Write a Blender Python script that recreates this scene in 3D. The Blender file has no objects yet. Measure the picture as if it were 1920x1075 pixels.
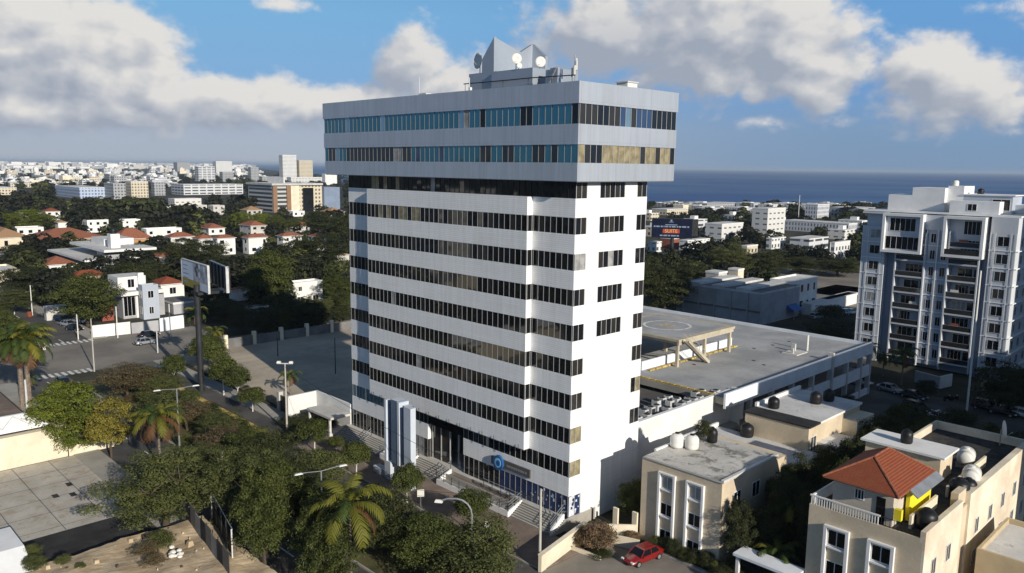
import bpy, math, random
import numpy as np
from mathutils import Matrix, Vector
random.seed(7)
SC = bpy.context.scene
COL = SC.collection
R = math.radians
# ---------------------------------------------------------------- camera
W0, H0, F0 = 1920.0, 1075.0, 1490.05
CAM = np.array([51.78, -59.058, 37.456]); YAW, PITCH, ROLL = 0.798, 0.150, 0.0122
_f = np.array([-math.sin(YAW)*math.cos(PITCH), math.cos(YAW)*math.cos(PITCH), -math.sin(PITCH)])
_r = np.cross(_f, [0, 0, 1]); _r /= np.linalg.norm(_r); _u = np.cross(_r, _f)
_r, _u = _r*math.cos(ROLL)+_u*math.sin(ROLL), -_r*math.sin(ROLL)+_u*math.cos(ROLL)
cam = bpy.data.objects.new('camera', bpy.data.cameras.new('camera')); COL.objects.link(cam)
cam.matrix_world = Matrix(((_r[0], _u[0], -_f[0], CAM[0]), (_r[1], _u[1], -_f[1], CAM[1]), (_r[2], _u[2], -_f[2], CAM[2]), (0, 0, 0, 1)))
cam.data.sensor_width = 36.0; cam.data.lens = F0/W0*36.0
cam.data.clip_start = 1.0; cam.data.clip_end = 200000.0
SC.camera = cam
def ray(px, py): return (px-W0/2)*_r/F0+(H0/2-py)*_u/F0+_f
def G(px, py, z=0.0):                       # ground point that a photo pixel shows
    d = ray(px, py); t = (z-CAM[2])/d[2]; P = CAM+t*d; return float(P[0]), float(P[1])
def pix(x, y, z):
    d = np.array([x, y, z])-CAM; k = d@_f; return W0/2+F0*(d@_r)/k, H0/2-F0*(d@_u)/k
def hz(x, y, py):                           # height at (x, y) seen at photo row py
    a, b = -30.0, 400.0
    for _ in range(50):
        m = (a+b)/2
        if pix(x, y, m)[1] > py: a = m
        else: b = m
    return a
def dist(x, y): return math.hypot(x-CAM[0], y-CAM[1])
def uv(px, py):
    d = ray(px, py); d = d/np.linalg.norm(d)
    return 135.7-math.degrees(math.atan2(d[1], d[0])), math.degrees(math.asin(d[2]))
# ---------------------------------------------------------------- light
SUN_EL, SUN_AZ = R(21), R(-11)               # low sun from the right, just in front of the long facade
sd = Vector((math.cos(SUN_AZ)*math.cos(SUN_EL), math.sin(SUN_AZ)*math.cos(SUN_EL), math.sin(SUN_EL)))
sl = bpy.data.lights.new('sun', 'SUN'); sl.energy = 5.0; sl.angle = R(0.5); sl.color = (1.0, 0.93, 0.82)
sun = bpy.data.objects.new('sun', sl); COL.objects.link(sun); sun.location = (200, -100, 200)
sun.rotation_euler = sd.to_track_quat('Z', 'Y').to_euler()
SC.view_settings.view_transform = 'Standard'; SC.view_settings.look = 'None'
SC.view_settings.exposure = 0.0; SC.view_settings.gamma = 1.0
SC.cycles.use_denoising = True
SC.cycles.max_bounces = 6; SC.cycles.diffuse_bounces = 3; SC.cycles.glossy_bounces = 3
SC.cycles.transmission_bounces = 4; SC.cycles.transparent_max_bounces = 6; SC.cycles.volume_bounces = 0
SC.cycles.caustics_reflective = False; SC.cycles.caustics_refractive = False
# ---------------------------------------------------------------- sky with clouds
wd = bpy.data.worlds.new("World"); SC.world = wd; wd.use_nodes = True
nt = wd.node_tree; nt.nodes.clear()
class NB:                                   # tiny node builder
    def __init__(s, t): s.t = t
    def n(s, kind, **kw):
        o = s.t.nodes.new(kind)
        for k, v in kw.items(): setattr(o, k, v)
        return o
    def put(s, sock, v):
        if hasattr(v, 'links') or isinstance(v, bpy.types.NodeSocket): s.t.links.new(v, sock)
        else: sock.default_value = v
    def m(s, op, a, b=None, c=None, clamp=False):
        o = s.n('ShaderNodeMath', operation=op, use_clamp=clamp); s.put(o.inputs[0], a)
        if b is not None: s.put(o.inputs[1], b)
        if c is not None: s.put(o.inputs[2], c)
        return o.outputs[0]
    def mix(s, f, a, b, mode='MIX'):
        o = s.n('ShaderNodeMix', data_type='RGBA', blend_type=mode); s.put(o.inputs[0], f); s.put(o.inputs[6], a); s.put(o.inputs[7], b); return o.outputs[2]
    def noise(s, vec, scale, det=5, rough=.55, dist=0.0):
        o = s.n('ShaderNodeTexNoise'); o.inputs['Scale'].default_value = scale; o.inputs['Detail'].default_value = det
        o.inputs['Roughness'].default_value = rough; o.inputs['Distortion'].default_value = dist
        if vec is not None: s.t.links.new(vec, o.inputs['Vector'])
        return o.outputs['Fac']
    def sm(s, v, a, b, lo=0.0, hi=1.0):
        o = s.n('ShaderNodeMapRange', interpolation_type='SMOOTHSTEP'); s.put(o.inputs[0], v)
        for i, q in enumerate((a, b, lo, hi)): o.inputs[i+1].default_value = q
        return o.outputs[0]
# clouds: (photo x, photo y, half width, half height, weight); stored as directions of the sky (azimuth, elevation)
CLOUDS = [(60, 70, 170, 85, 1.15), (215, 95, 115, 85, 1.1), (60, 200, 230, 48, .9), (300, 185, 200, 46, .95), (490, 190, 150, 42, .95), (620, 192, 110, 34, .9),
          (765, 115, 62, 60, 1.0), (830, 165, 110, 38, .95), (960, 140, 120, 50, .75),
          (1130, 60, 150, 75, .9), (1290, 60, 190, 105, 1.1), (1490, 60, 112, 95, 1.15), (1530, 165, 58, 40, .95), (1420, 150, 120, 45, .8),
          (1770, 160, 105, 72, 1.0), (1850, 200, 70, 48, .8), (1720, 110, 60, 36, .75), (1440, 228, 60, 20, .62), (1560, 225, 60, 16, .5),
          (545, 8, 70, 14, .6), (1850, 20, 80, 22, .5), (380, 225, 330, 22, .5)]
GREY = [(1180, 100, 220, 65, 1.0), (1380, 110, 120, 50, .5), (1480, 190, 110, 25, .5), (740, 150, 60, 50, .6), (1680, 220, 150, 40, .45), (60, 165, 200, 20, .25)]
def blobs(b, u, v, lst):
    tot = None
    for px, py, a, h, w in lst:
        u0, v0 = uv(px, py); a *= .0385*.8; h *= .0385*.8
        du = b.m('MULTIPLY', b.m('SUBTRACT', u, u0), 1/a); dv = b.m('MULTIPLY', b.m('SUBTRACT', v, v0), 1/h)
        q = b.m('ADD', b.m('MULTIPLY', du, du), b.m('MULTIPLY', dv, dv))
        e = b.m('MULTIPLY', b.m('POWER', 2.718, b.m('MULTIPLY', q, -.55)), w)
        tot = e if tot is None else b.m('MAXIMUM', b.m('ADD', b.m('MULTIPLY', tot, 1.0), b.m('MULTIPLY', e, .25)), e)
    return tot
grp = bpy.data.node_groups.new('cloud_field', 'ShaderNodeTree')
for nm in ('u', 'v'): grp.interface.new_socket(nm, in_out='INPUT', socket_type='NodeSocketFloat')
grp.interface.new_socket('d', in_out='OUTPUT', socket_type='NodeSocketFloat')
gb = NB(grp); gi = gb.n('NodeGroupInput'); go = gb.n('NodeGroupOutput')
cv = gb.n('ShaderNodeCombineXYZ'); grp.links.new(gi.outputs[0], cv.inputs[0]); gb.put(cv.inputs[1], gb.m('MULTIPLY', gi.outputs[1], 1.35))
n1 = gb.noise(cv.outputs[0], .26, 6, .52, .25); n2 = gb.noise(cv.outputs[0], 1.0, 5, .52, .1)
fld = blobs(gb, gi.outputs[0], gi.outputs[1], CLOUDS)
dens = gb.m('ADD', fld, gb.m('ADD', gb.m('MULTIPLY', gb.m('SUBTRACT', n1, .5), 1.25), gb.m('MULTIPLY', gb.m('SUBTRACT', n2, .5), .50)))
grp.links.new(dens, go.inputs[0])
grp.interface.new_socket('s', in_out='OUTPUT', socket_type='NodeSocketFloat')
soft = gb.m('ADD', fld, gb.m('ADD', gb.m('MULTIPLY', gb.m('SUBTRACT', gb.noise(cv.outputs[0], .26, 2, .5, .25), .5), 1.3), gb.m('MULTIPLY', gb.m('SUBTRACT', gb.noise(cv.outputs[0], .75, 2, .5, .1), .5), .55)))
grp.links.new(soft, go.inputs[1])
b = NB(nt)
tc = b.n('ShaderNodeTexCoord'); sx = b.n('ShaderNodeSeparateXYZ'); nt.links.new(tc.outputs['Generated'], sx.inputs[0])
az = b.m('MULTIPLY', b.m('ARCTAN2', sx.outputs[1], sx.outputs[0]), 180/math.pi)
U = b.m('SUBTRACT', 135.7, az); V = b.m('MULTIPLY', b.m('ARCSINE', sx.outputs[2]), 180/math.pi)
def field(u, v):
    o = b.n('ShaderNodeGroup'); o.node_tree = grp; b.put(o.inputs[0], u); b.put(o.inputs[1], v); return o.outputs
f0 = field(U, V); f1 = field(b.m('ADD', U, .8), b.m('ADD', V, 1.0)); d0 = f0[0]
mask = b.sm(d0, .28, .74)
lit = b.m('ADD', .57, b.m('MULTIPLY', b.m('ADD', b.m('SUBTRACT', f0[1], f1[1]), b.m('MULTIPLY', b.m('SUBTRACT', f0[0], f1[0]), .45)), 1.05), clamp=True)
grey = blobs(b, U, V, GREY)
lit = b.m('SUBTRACT', lit, b.m('MULTIPLY', grey, .45), clamp=True)
ramp = b.n('ShaderNodeValToRGB'); nt.links.new(lit, ramp.inputs[0])
cr = ramp.color_ramp; cr.elements[0].position = 0.0; cr.elements[0].color = (4.3, 4.85, 5.9, 1); cr.elements[1].position = 1.0; cr.elements[1].color = (9.5, 9.3, 9.0, 1)
e = cr.elements.new(.48); e.color = (6.3, 6.6, 7.2, 1)
sky = b.n('ShaderNodeTexSky', sky_type='NISHITA'); sky.sun_disc = False; sky.sun_elevation = SUN_EL
sky.sun_rotation = math.pi/2-SUN_AZ; sky.altitude = 30; sky.air_density = 1.0; sky.dust_density = .4; sky.ozone_density = 2.0
def ramp3(v, stops):
    o = b.n('ShaderNodeValToRGB'); nt.links.new(v, o.inputs[0]); c = o.color_ramp
    c.elements[0].position, c.elements[0].color = stops[0][0], stops[0][1]+(1,); c.elements[1].position, c.elements[1].color = stops[-1][0], stops[-1][1]+(1,)
    for p_, q_ in stops[1:-1]: e_ = c.elements.new(p_); e_.color = q_+(1,)
    return o.outputs[0]
low = ramp3(b.m('MULTIPLY', V, 1/25, clamp=True), [(0.0, (5.2, 5.8, 6.7)), (.10, (4.8, 5.7, 7.1)), (.22, (2.8, 5.3, 8.6)), (.40, (2.5, 5.5, 8.9)), (1.0, (.9, 2.2, 5.2))])
lowr = ramp3(b.m('MULTIPLY', V, 1/25, clamp=True), [(0.0, (2.5, 3.8, 5.7)), (.10, (2.6, 4.1, 6.3)), (.22, (2.0, 4.2, 7.8)), (.40, (1.8, 4.4, 8.3)), (1.0, (.9, 2.2, 5.2))])
low = b.mix(b.sm(U, -18, 26), low, lowr)
skyc = b.mix(b.sm(V, 10, 24), low, sky.outputs[0])
out = b.mix(b.m('MULTIPLY', mask, b.sm(V, 0.2, 2.5)), skyc, ramp.outputs[0])
bg = b.n('ShaderNodeBackground'); nt.links.new(out, bg.inputs[0]); bg.inputs[1].default_value = .08
wo = b.n('ShaderNodeOutputWorld'); nt.links.new(bg.outputs[0], wo.inputs[0])
# ---------------------------------------------------------------- materials
M = {}
def pm(name, col, rough=.75, var=.14, scale=.6, metal=0.0, spec=.35, bump=0.0, col2=None, det=6, coord='Object', fine=0.0, sub=None, emit=0.0):
    m = bpy.data.materials.new(name); m.use_nodes = True; t = m.node_tree; b = NB(t); p = t.nodes['Principled BSDF']
    c = b.n('ShaderNodeTexCoord'); v = c.outputs[coord]
    a1 = tuple(x*(1-var) for x in col)+(1,); a2 = (tuple(x*(1+var) for x in col) if col2 is None else col2)+((1,) if col2 is None or len(col2) == 3 else ())
    n = b.noise(v, scale, det, .6)
    cc = b.mix(b.sm(n, .35, .65), a1, a2[:3]+(1,))
    if fine: cc = b.mix(1.0, cc, b.mix(b.noise(v, scale*14, 3, .6), (1-fine,)*3+(1,), (1+fine,)*3+(1,)), 'MULTIPLY')
    t.links.new(cc, p.inputs['Base Color'])
    p.inputs['Roughness'].default_value = rough; p.inputs['Metallic'].default_value = metal; p.inputs['Specular IOR Level'].default_value = spec
    if bump:
        bp = b.n('ShaderNodeBump'); bp.inputs['Strength'].default_value = bump; bp.inputs['Distance'].default_value = .05
        t.links.new(b.noise(v, scale*8, 4, .6), bp.inputs['Height']); t.links.new(bp.outputs[0], p.inputs['Normal'])
    if emit: t.links.new(cc, p.inputs['Emission Color']); p.inputs['Emission Strength'].default_value = emit
    M[name] = m; return m
def lin(*rgb): return tuple(((c/255+.055)/1.055)**2.4 if c > 10 else c/3294 for c in rgb)
def siding(name, col, var, rough, metal, bw, bh, bump, spec=.3, off=.5, gap=.018):
    m = bpy.data.materials.new(name); m.use_nodes = True; t = m.node_tree; b = NB(t); p = t.nodes['Principled BSDF']
    c = b.n('ShaderNodeTexCoord'); s = b.n('ShaderNodeSeparateXYZ'); t.links.new(c.outputs['Object'], s.inputs[0])
    k = b.n('ShaderNodeCombineXYZ'); t.links.new(b.m('ADD', s.outputs[0], s.outputs[1]), k.inputs[0]); t.links.new(s.outputs[2], k.inputs[1])
    br = b.n('ShaderNodeTexBrick'); t.links.new(k.outputs[0], br.inputs['Vector']); br.offset = off
    br.inputs['Scale'].default_value = 1; br.inputs['Brick Width'].default_value = bw; br.inputs['Row Height'].default_value = bh; br.inputs['Mortar Size'].default_value = gap
    br.inputs['Color1'].default_value = tuple(x*(1-var) for x in col)+(1,); br.inputs['Color2'].default_value = tuple(x*(1+var) for x in col)+(1,)
    br.inputs['Mortar'].default_value = tuple(x*.80 for x in col)+(1,)
    n = b.noise(c.outputs['Object'], .25, 6, .65)
    # rain streaks: noise stretched down the wall
    mp = b.n('ShaderNodeMapping'); t.links.new(c.outputs['Object'], mp.inputs[0]); mp.inputs['Scale'].default_value = (2.2, 2.2, .12)
    st = b.noise(mp.outputs[0], 1.0, 5, .6)
    cc = b.mix(1.0, br.outputs['Color'], b.mix(b.sm(n, .3, .7), (.97, .97, .97, 1), (1.02, 1.02, 1.02, 1)), 'MULTIPLY')
    cc = b.mix(1.0, cc, b.mix(b.sm(st, .35, .6), (.93, .925, .91, 1), (1, 1, 1, 1)), 'MULTIPLY')
    t.links.new(cc, p.inputs['Base Color'])
    p.inputs['Roughness'].default_value = rough; p.inputs['Metallic'].default_value = metal; p.inputs['Specular IOR Level'].default_value = spec
    bp = b.n('ShaderNodeBump'); bp.inputs['Strength'].default_value = bump; bp.inputs['Distance'].default_value = .02
    t.links.new(b.m('SUBTRACT', 1.0, br.outputs['Fac']), bp.inputs['Height']); t.links.new(bp.outputs[0], p.inputs['Normal'])
    M[name] = m; return m
def glass(name, col, rough=.05, ior=1.6, metal=0.0, var=.3):
    m = bpy.data.materials.new(name); m.use_nodes = True; t = m.node_tree; b = NB(t); p = t.nodes['Principled BSDF']
    c = b.n('ShaderNodeTexCoord'); n = b.noise(c.outputs['Object'], .5, 3, .6)
    t.links.new(b.mix(n, tuple(x*(1-var) for x in col)+(1,), tuple(x*(1+var) for x in col)+(1,)), p.inputs['Base Color'])
    p.inputs['Roughness'].default_value = rough; p.inputs['IOR'].default_value = ior; p.inputs['Metallic'].default_value = metal
    M[name] = m; return m
def leafmat(name, c1, c2, trans=.16, rough=.65):
    m = bpy.data.materials.new(name); m.use_nodes = True; t = m.node_tree; b = NB(t); t.nodes.remove(t.nodes['Principled BSDF'])
    a = b.n('ShaderNodeAttribute', attribute_name='tint'); oi = b.n('ShaderNodeObjectInfo')
    f = b.m('ADD', b.m('MULTIPLY', a.outputs['Fac'], .8), b.m('MULTIPLY', oi.outputs['Random'], .25), clamp=True)
    cc = b.mix(f, c1+(1,), c2+(1,))
    d = b.n('ShaderNodeBsdfPrincipled'); t.links.new(cc, d.inputs['Base Color']); d.inputs['Roughness'].default_value = rough; d.inputs['Specular IOR Level'].default_value = .25
    tr = b.n('ShaderNodeBsdfTranslucent'); t.links.new(cc, tr.inputs[0])
    mx = b.n('ShaderNodeMixShader'); mx.inputs[0].default_value = trans; t.links.new(d.outputs[0], mx.inputs[1]); t.links.new(tr.outputs[0], mx.inputs[2])
    t.links.new(mx.outputs[0], t.nodes['Material Output'].inputs[0]); M[name] = m; return m
siding('shaft_cladding', (.86, .86, .85), .025, .55, 0, 7.3, .21, .25)
siding('grey_panel', (.62, .65, .69), .02, .64, .88, 1.1, 1.9, .10, .5, .0, .012)
pm('white_paint', (.78, .78, .77), .6, .06, .35, fine=.05); pm('white_frame', (.72, .72, .71), .5, .04)
pm('soffit', (.30, .29, .27), .7); pm('roof_gravel', (.22, .21, .20), .95, .2, .5, fine=.3, bump=.3)
pm('crown_panel', (.46, .50, .55), .64, .04, .3, metal=.85); pm('pylon_grey', (.52, .56, .62), .5, .05, .4); pm('mullion', (.38, .38, .375), .5, .05)
glass('glass_dark', (.010, .011, .013), .04, 1.55); glass('glass_smoke', (.030, .028, .026), .06, 1.5); glass('glass_black', (.004, .004, .005), .12, 1.4)
glass('glass_teal', (.065, .19, .225), .04, 1.7, .75, .15); glass('glass_blue', (.03, .06, .13), .05, 1.6); glass('glass_lightblue', (.22, .34, .42), .06, 1.6, .5, .2)
pm('blind_reflect_tan', (.26, .22, .13), .6, .3, 1.2); pm('blind_reflect_grey', (.30, .30, .29), .6, .25, 1.0); pm('poster_blue', (.02, .035, .10), .35, .3, 1.2); pm('poster_white', (.62, .66, .72), .4, .15, 2)  # tan and grey serve both real blinds and painted window reflections
pm('pylon_blue', (.16, .22, .31), .35, .05, .4, metal=.3); pm('pylon_dark', (.06, .10, .17), .3, .05, .4, metal=.3)
pm('sign_grey', (.10, .095, .09), .5, .1, 1); pm('logo_blue', (.02, .10, .30), .4, .2, 1.5); pm('logo_light', (.25, .55, .75), .4, .1, 1.5)
pm('asphalt', (.075, .072, .068), .9, .22, .12, fine=.18, bump=.15, col2=(.11, .103, .093)); pm('asphalt_old', (.20, .18, .155), .92, .2, .08, fine=.15, bump=.15, col2=(.25, .225, .19))
pm('pavement', (.20, .155, .125), .9, .2, .3, fine=.2, bump=.2); pm('concrete', (.34, .32, .28), .9, .12, .2, fine=.12, bump=.15); pm('concrete_dark', (.16, .155, .15), .9, .2, .3, fine=.2)
pm('concrete_light', (.52, .50, .46), .85, .12, .25, fine=.1); pm('lot_ground', (.40, .34, .26), .95, .16, .07, fine=.18, bump=.2, col2=(.48, .41, .31)); pm('dirt', (.50, .38, .24), .95, .22, .3, fine=.22, bump=.22, col2=(.64, .51, .34))
pm('earth', (.030, .032, .018), .95, .4, .05, fine=.35, col2=(.058, .055, .033)); pm('grass', (.06, .075, .022), .95, .3, .25, fine=.4, bump=.6, col2=(.13, .115, .05))
pm('kerb_yellow', (.50, .36, .10), .8, .25, .8, fine=.2); pm('kerb', (.33, .31, .28), .9, .15, .6); pm('road_paint', (.66, .65, .61), .8, .25, 1.2, fine=.2)
pm('yellow_paint', (.56, .38, .11), .7, .25, 1.0, fine=.15); pm('steel', (.42, .43, .44), .4, .1, 1, metal=.6); pm('steel_dark', (.035, .037, .04), .5, .2, 1, metal=.3); pm('pole_concrete', (.44, .41, .36), .85, .12, .8)
pm('deck_paint', (.33, .335, .335), .85, .13, .12, fine=.14, col2=(.42, .42, .415)); pm('heli_tan', (.46, .41, .31), .8, .12, .5)
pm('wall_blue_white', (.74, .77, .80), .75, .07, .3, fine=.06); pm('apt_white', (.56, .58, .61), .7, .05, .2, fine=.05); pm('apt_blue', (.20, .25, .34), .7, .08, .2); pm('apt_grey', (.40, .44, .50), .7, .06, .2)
pm('beige', (.60, .50, .36), .85, .08, .35, fine=.06); pm('cream', (.74, .66, .50), .85, .09, .35, fine=.08); pm('stucco_white', (.74, .73, .70), .85, .08, .3, fine=.06)
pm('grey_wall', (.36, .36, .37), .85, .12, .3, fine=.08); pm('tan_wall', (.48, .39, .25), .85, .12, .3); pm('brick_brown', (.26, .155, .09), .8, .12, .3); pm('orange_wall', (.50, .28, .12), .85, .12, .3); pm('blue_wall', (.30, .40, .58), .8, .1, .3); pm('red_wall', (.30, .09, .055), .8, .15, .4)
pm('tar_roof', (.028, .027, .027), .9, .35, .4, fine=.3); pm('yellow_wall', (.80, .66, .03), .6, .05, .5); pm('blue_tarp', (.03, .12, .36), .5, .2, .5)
def roofmat(name, c1, c2):
    m = pm(name, c1, .85, .2, 2.2, col2=c2, fine=.25); t = m.node_tree; b = NB(t); p = t.nodes['Principled BSDF']
    wv = b.n('ShaderNodeTexWave', wave_type='BANDS', bands_direction='Z'); c = b.n('ShaderNodeTexCoord'); t.links.new(c.outputs['Object'], wv.inputs[0])
    wv.inputs['Scale'].default_value = 2.6; wv.inputs['Distortion'].default_value = .4
    bp = b.n('ShaderNodeBump'); bp.inputs['Strength'].default_value = .5; bp.inputs['Distance'].default_value = .06; t.links.new(wv.outputs['Fac'], bp.inputs['Height']); t.links.new(bp.outputs[0], p.inputs['Normal'])
roofmat('tile_orange', (.30, .085, .034), (.22, .055, .026)); roofmat('tile_red', (.27, .095, .05), (.33, .125, .07)); roofmat('tile_tan', (.42, .27, .15), (.36, .2, .1))
# stained flat roof: bare concrete with dark mould patches
def stained(name, base, stain, thr=.5):
    m = pm(name, base, .92, .1, .3, fine=.15); t = m.node_tree; b = NB(t); p = t.nodes['Principled BSDF']
    c = b.n('ShaderNodeTexCoord'); f = b.sm(b.noise(c.outputs['Object'], .55, 9, .72, .4), thr, thr+.12)
    src = p.inputs['Base Color'].links[0].from_socket; f2 = b.sm(b.noise(c.outputs['Object'], .13, 5, .6, .8), .45, .7); t.links.new(b.mix(b.m('MULTIPLY', b.m('ADD', b.m('MULTIPLY', f, .85), b.m('MULTIPLY', f2, .35), clamp=True), .9), src, stain+(1,)), p.inputs['Base Color'])
stained('lot_ground', (.42, .355, .27), (.27, .225, .17), .56) if False else None
stained('beige', (.60, .50, .36), (.45, .37, .26), .58); stained('cream', (.74, .66, .50), (.58, .48, .34), .60)
stained('stained_roof', (.52, .50, .46), (.13, .12, .10), .485); stained('yard_concrete', (.46, .43, .37), (.36, .30, .22), .50); stained('dark_roof', (.055, .052, .05), (.02, .02, .02), .45)
stained('pale_roof', (.60, .59, .57), (.35, .33, .30), .55); stained('wall_stained', (.58, .52, .43), (.33, .28, .22), .60); stained('cream_stained', (.76, .68, .53), (.40, .22, .12), .66)
pm('plastic_white', (.72, .70, .64), .45, .06, .6); pm('plastic_black', (.012, .012, .013), .45, .2, 1); pm('ac_grey', (.55, .55, .54), .5, .12, 1.2); pm('rubber', (.012, .012, .012), .8)
pm('car_red', (.20, .012, .012), .25, .05, .4, spec=.6); pm('car_black', (.012, .015, .022), .2, .1, .4, spec=.6); pm('car_white', (.70, .70, .70), .25, .04, .4, spec=.6); pm('car_silver', (.36, .38, .40), .25, .05, .4, metal=.4); pm('car_blue', (.05, .12, .28), .25, .05, .4, spec=.6)
pm('lamp_red', (.35, .01, .01), .3); pm('lamp_clear', (.7, .7, .68), .15); pm('board_back', (.03, .03, .032), .7); pm('board_white', (.68, .73, .80), .5, .05, .4); pm('board_grey', (.36, .38, .42), .5, .4, .6); pm('board_ochre', (.36, .29, .05), .5, .1, .4)
pm('led_navy', (.006, .009, .028), .35, .2, .3); pm('led_pale', (.22, .27, .36), .4, .1, 2); pm('led_red', (.42, .07, .025), .4, .2, 2); pm('led_orange', (.72, .42, .20), .4, .2, 2)
pm('bark', (.085, .062, .042), .9, .3, 3, fine=.3); pm('palm_bark', (.19, .15, .115), .9, .3, 4, fine=.3); pm('white_trunk', (.62, .6, .56), .8)
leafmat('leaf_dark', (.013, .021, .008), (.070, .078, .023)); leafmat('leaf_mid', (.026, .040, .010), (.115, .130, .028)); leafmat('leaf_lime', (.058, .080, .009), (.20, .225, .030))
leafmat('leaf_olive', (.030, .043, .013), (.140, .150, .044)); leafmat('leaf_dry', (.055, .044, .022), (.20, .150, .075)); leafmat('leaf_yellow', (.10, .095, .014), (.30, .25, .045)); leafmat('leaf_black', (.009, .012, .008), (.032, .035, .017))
leafmat('frond_green', (.035, .06, .012), (.16, .18, .03)); leafmat('frond_gold', (.13, .13, .018), (.44, .36, .05)); leafmat('frond_dry', (.13, .065, .028), (.25, .14, .06)); leafmat('bougain', (.07, .06, .03), (.30, .19, .11))
def watermat():
    m = bpy.data.materials.new('sea'); m.use_nodes = True; t = m.node_tree; b = NB(t); p = t.nodes['Principled BSDF']
    c = b.n('ShaderNodeTexCoord'); mp = b.n('ShaderNodeMapping'); t.links.new(c.outputs['Object'], mp.inputs[0]); mp.inputs['Scale'].default_value = (1, 1.6, 1)
    f = b.sm(b.noise(mp.outputs[0], .0011, 5, .6, .6), .35, .65)
    t.links.new(b.mix(f, (.012, .066, .22, 1), (.060, .135, .26, 1)), p.inputs['Base Color'])
    p.inputs['Roughness'].default_value = .55; p.inputs['Specular IOR Level'].default_value = .25
    bp = b.n('ShaderNodeBump'); bp.inputs['Strength'].default_value = .6; bp.inputs['Distance'].default_value = 1.5
    t.links.new(b.noise(c.outputs['Object'], .05, 4, .6), bp.inputs['Height']); t.links.new(bp.outputs[0], p.inputs['Normal']); M['sea'] = m
watermat()
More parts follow.
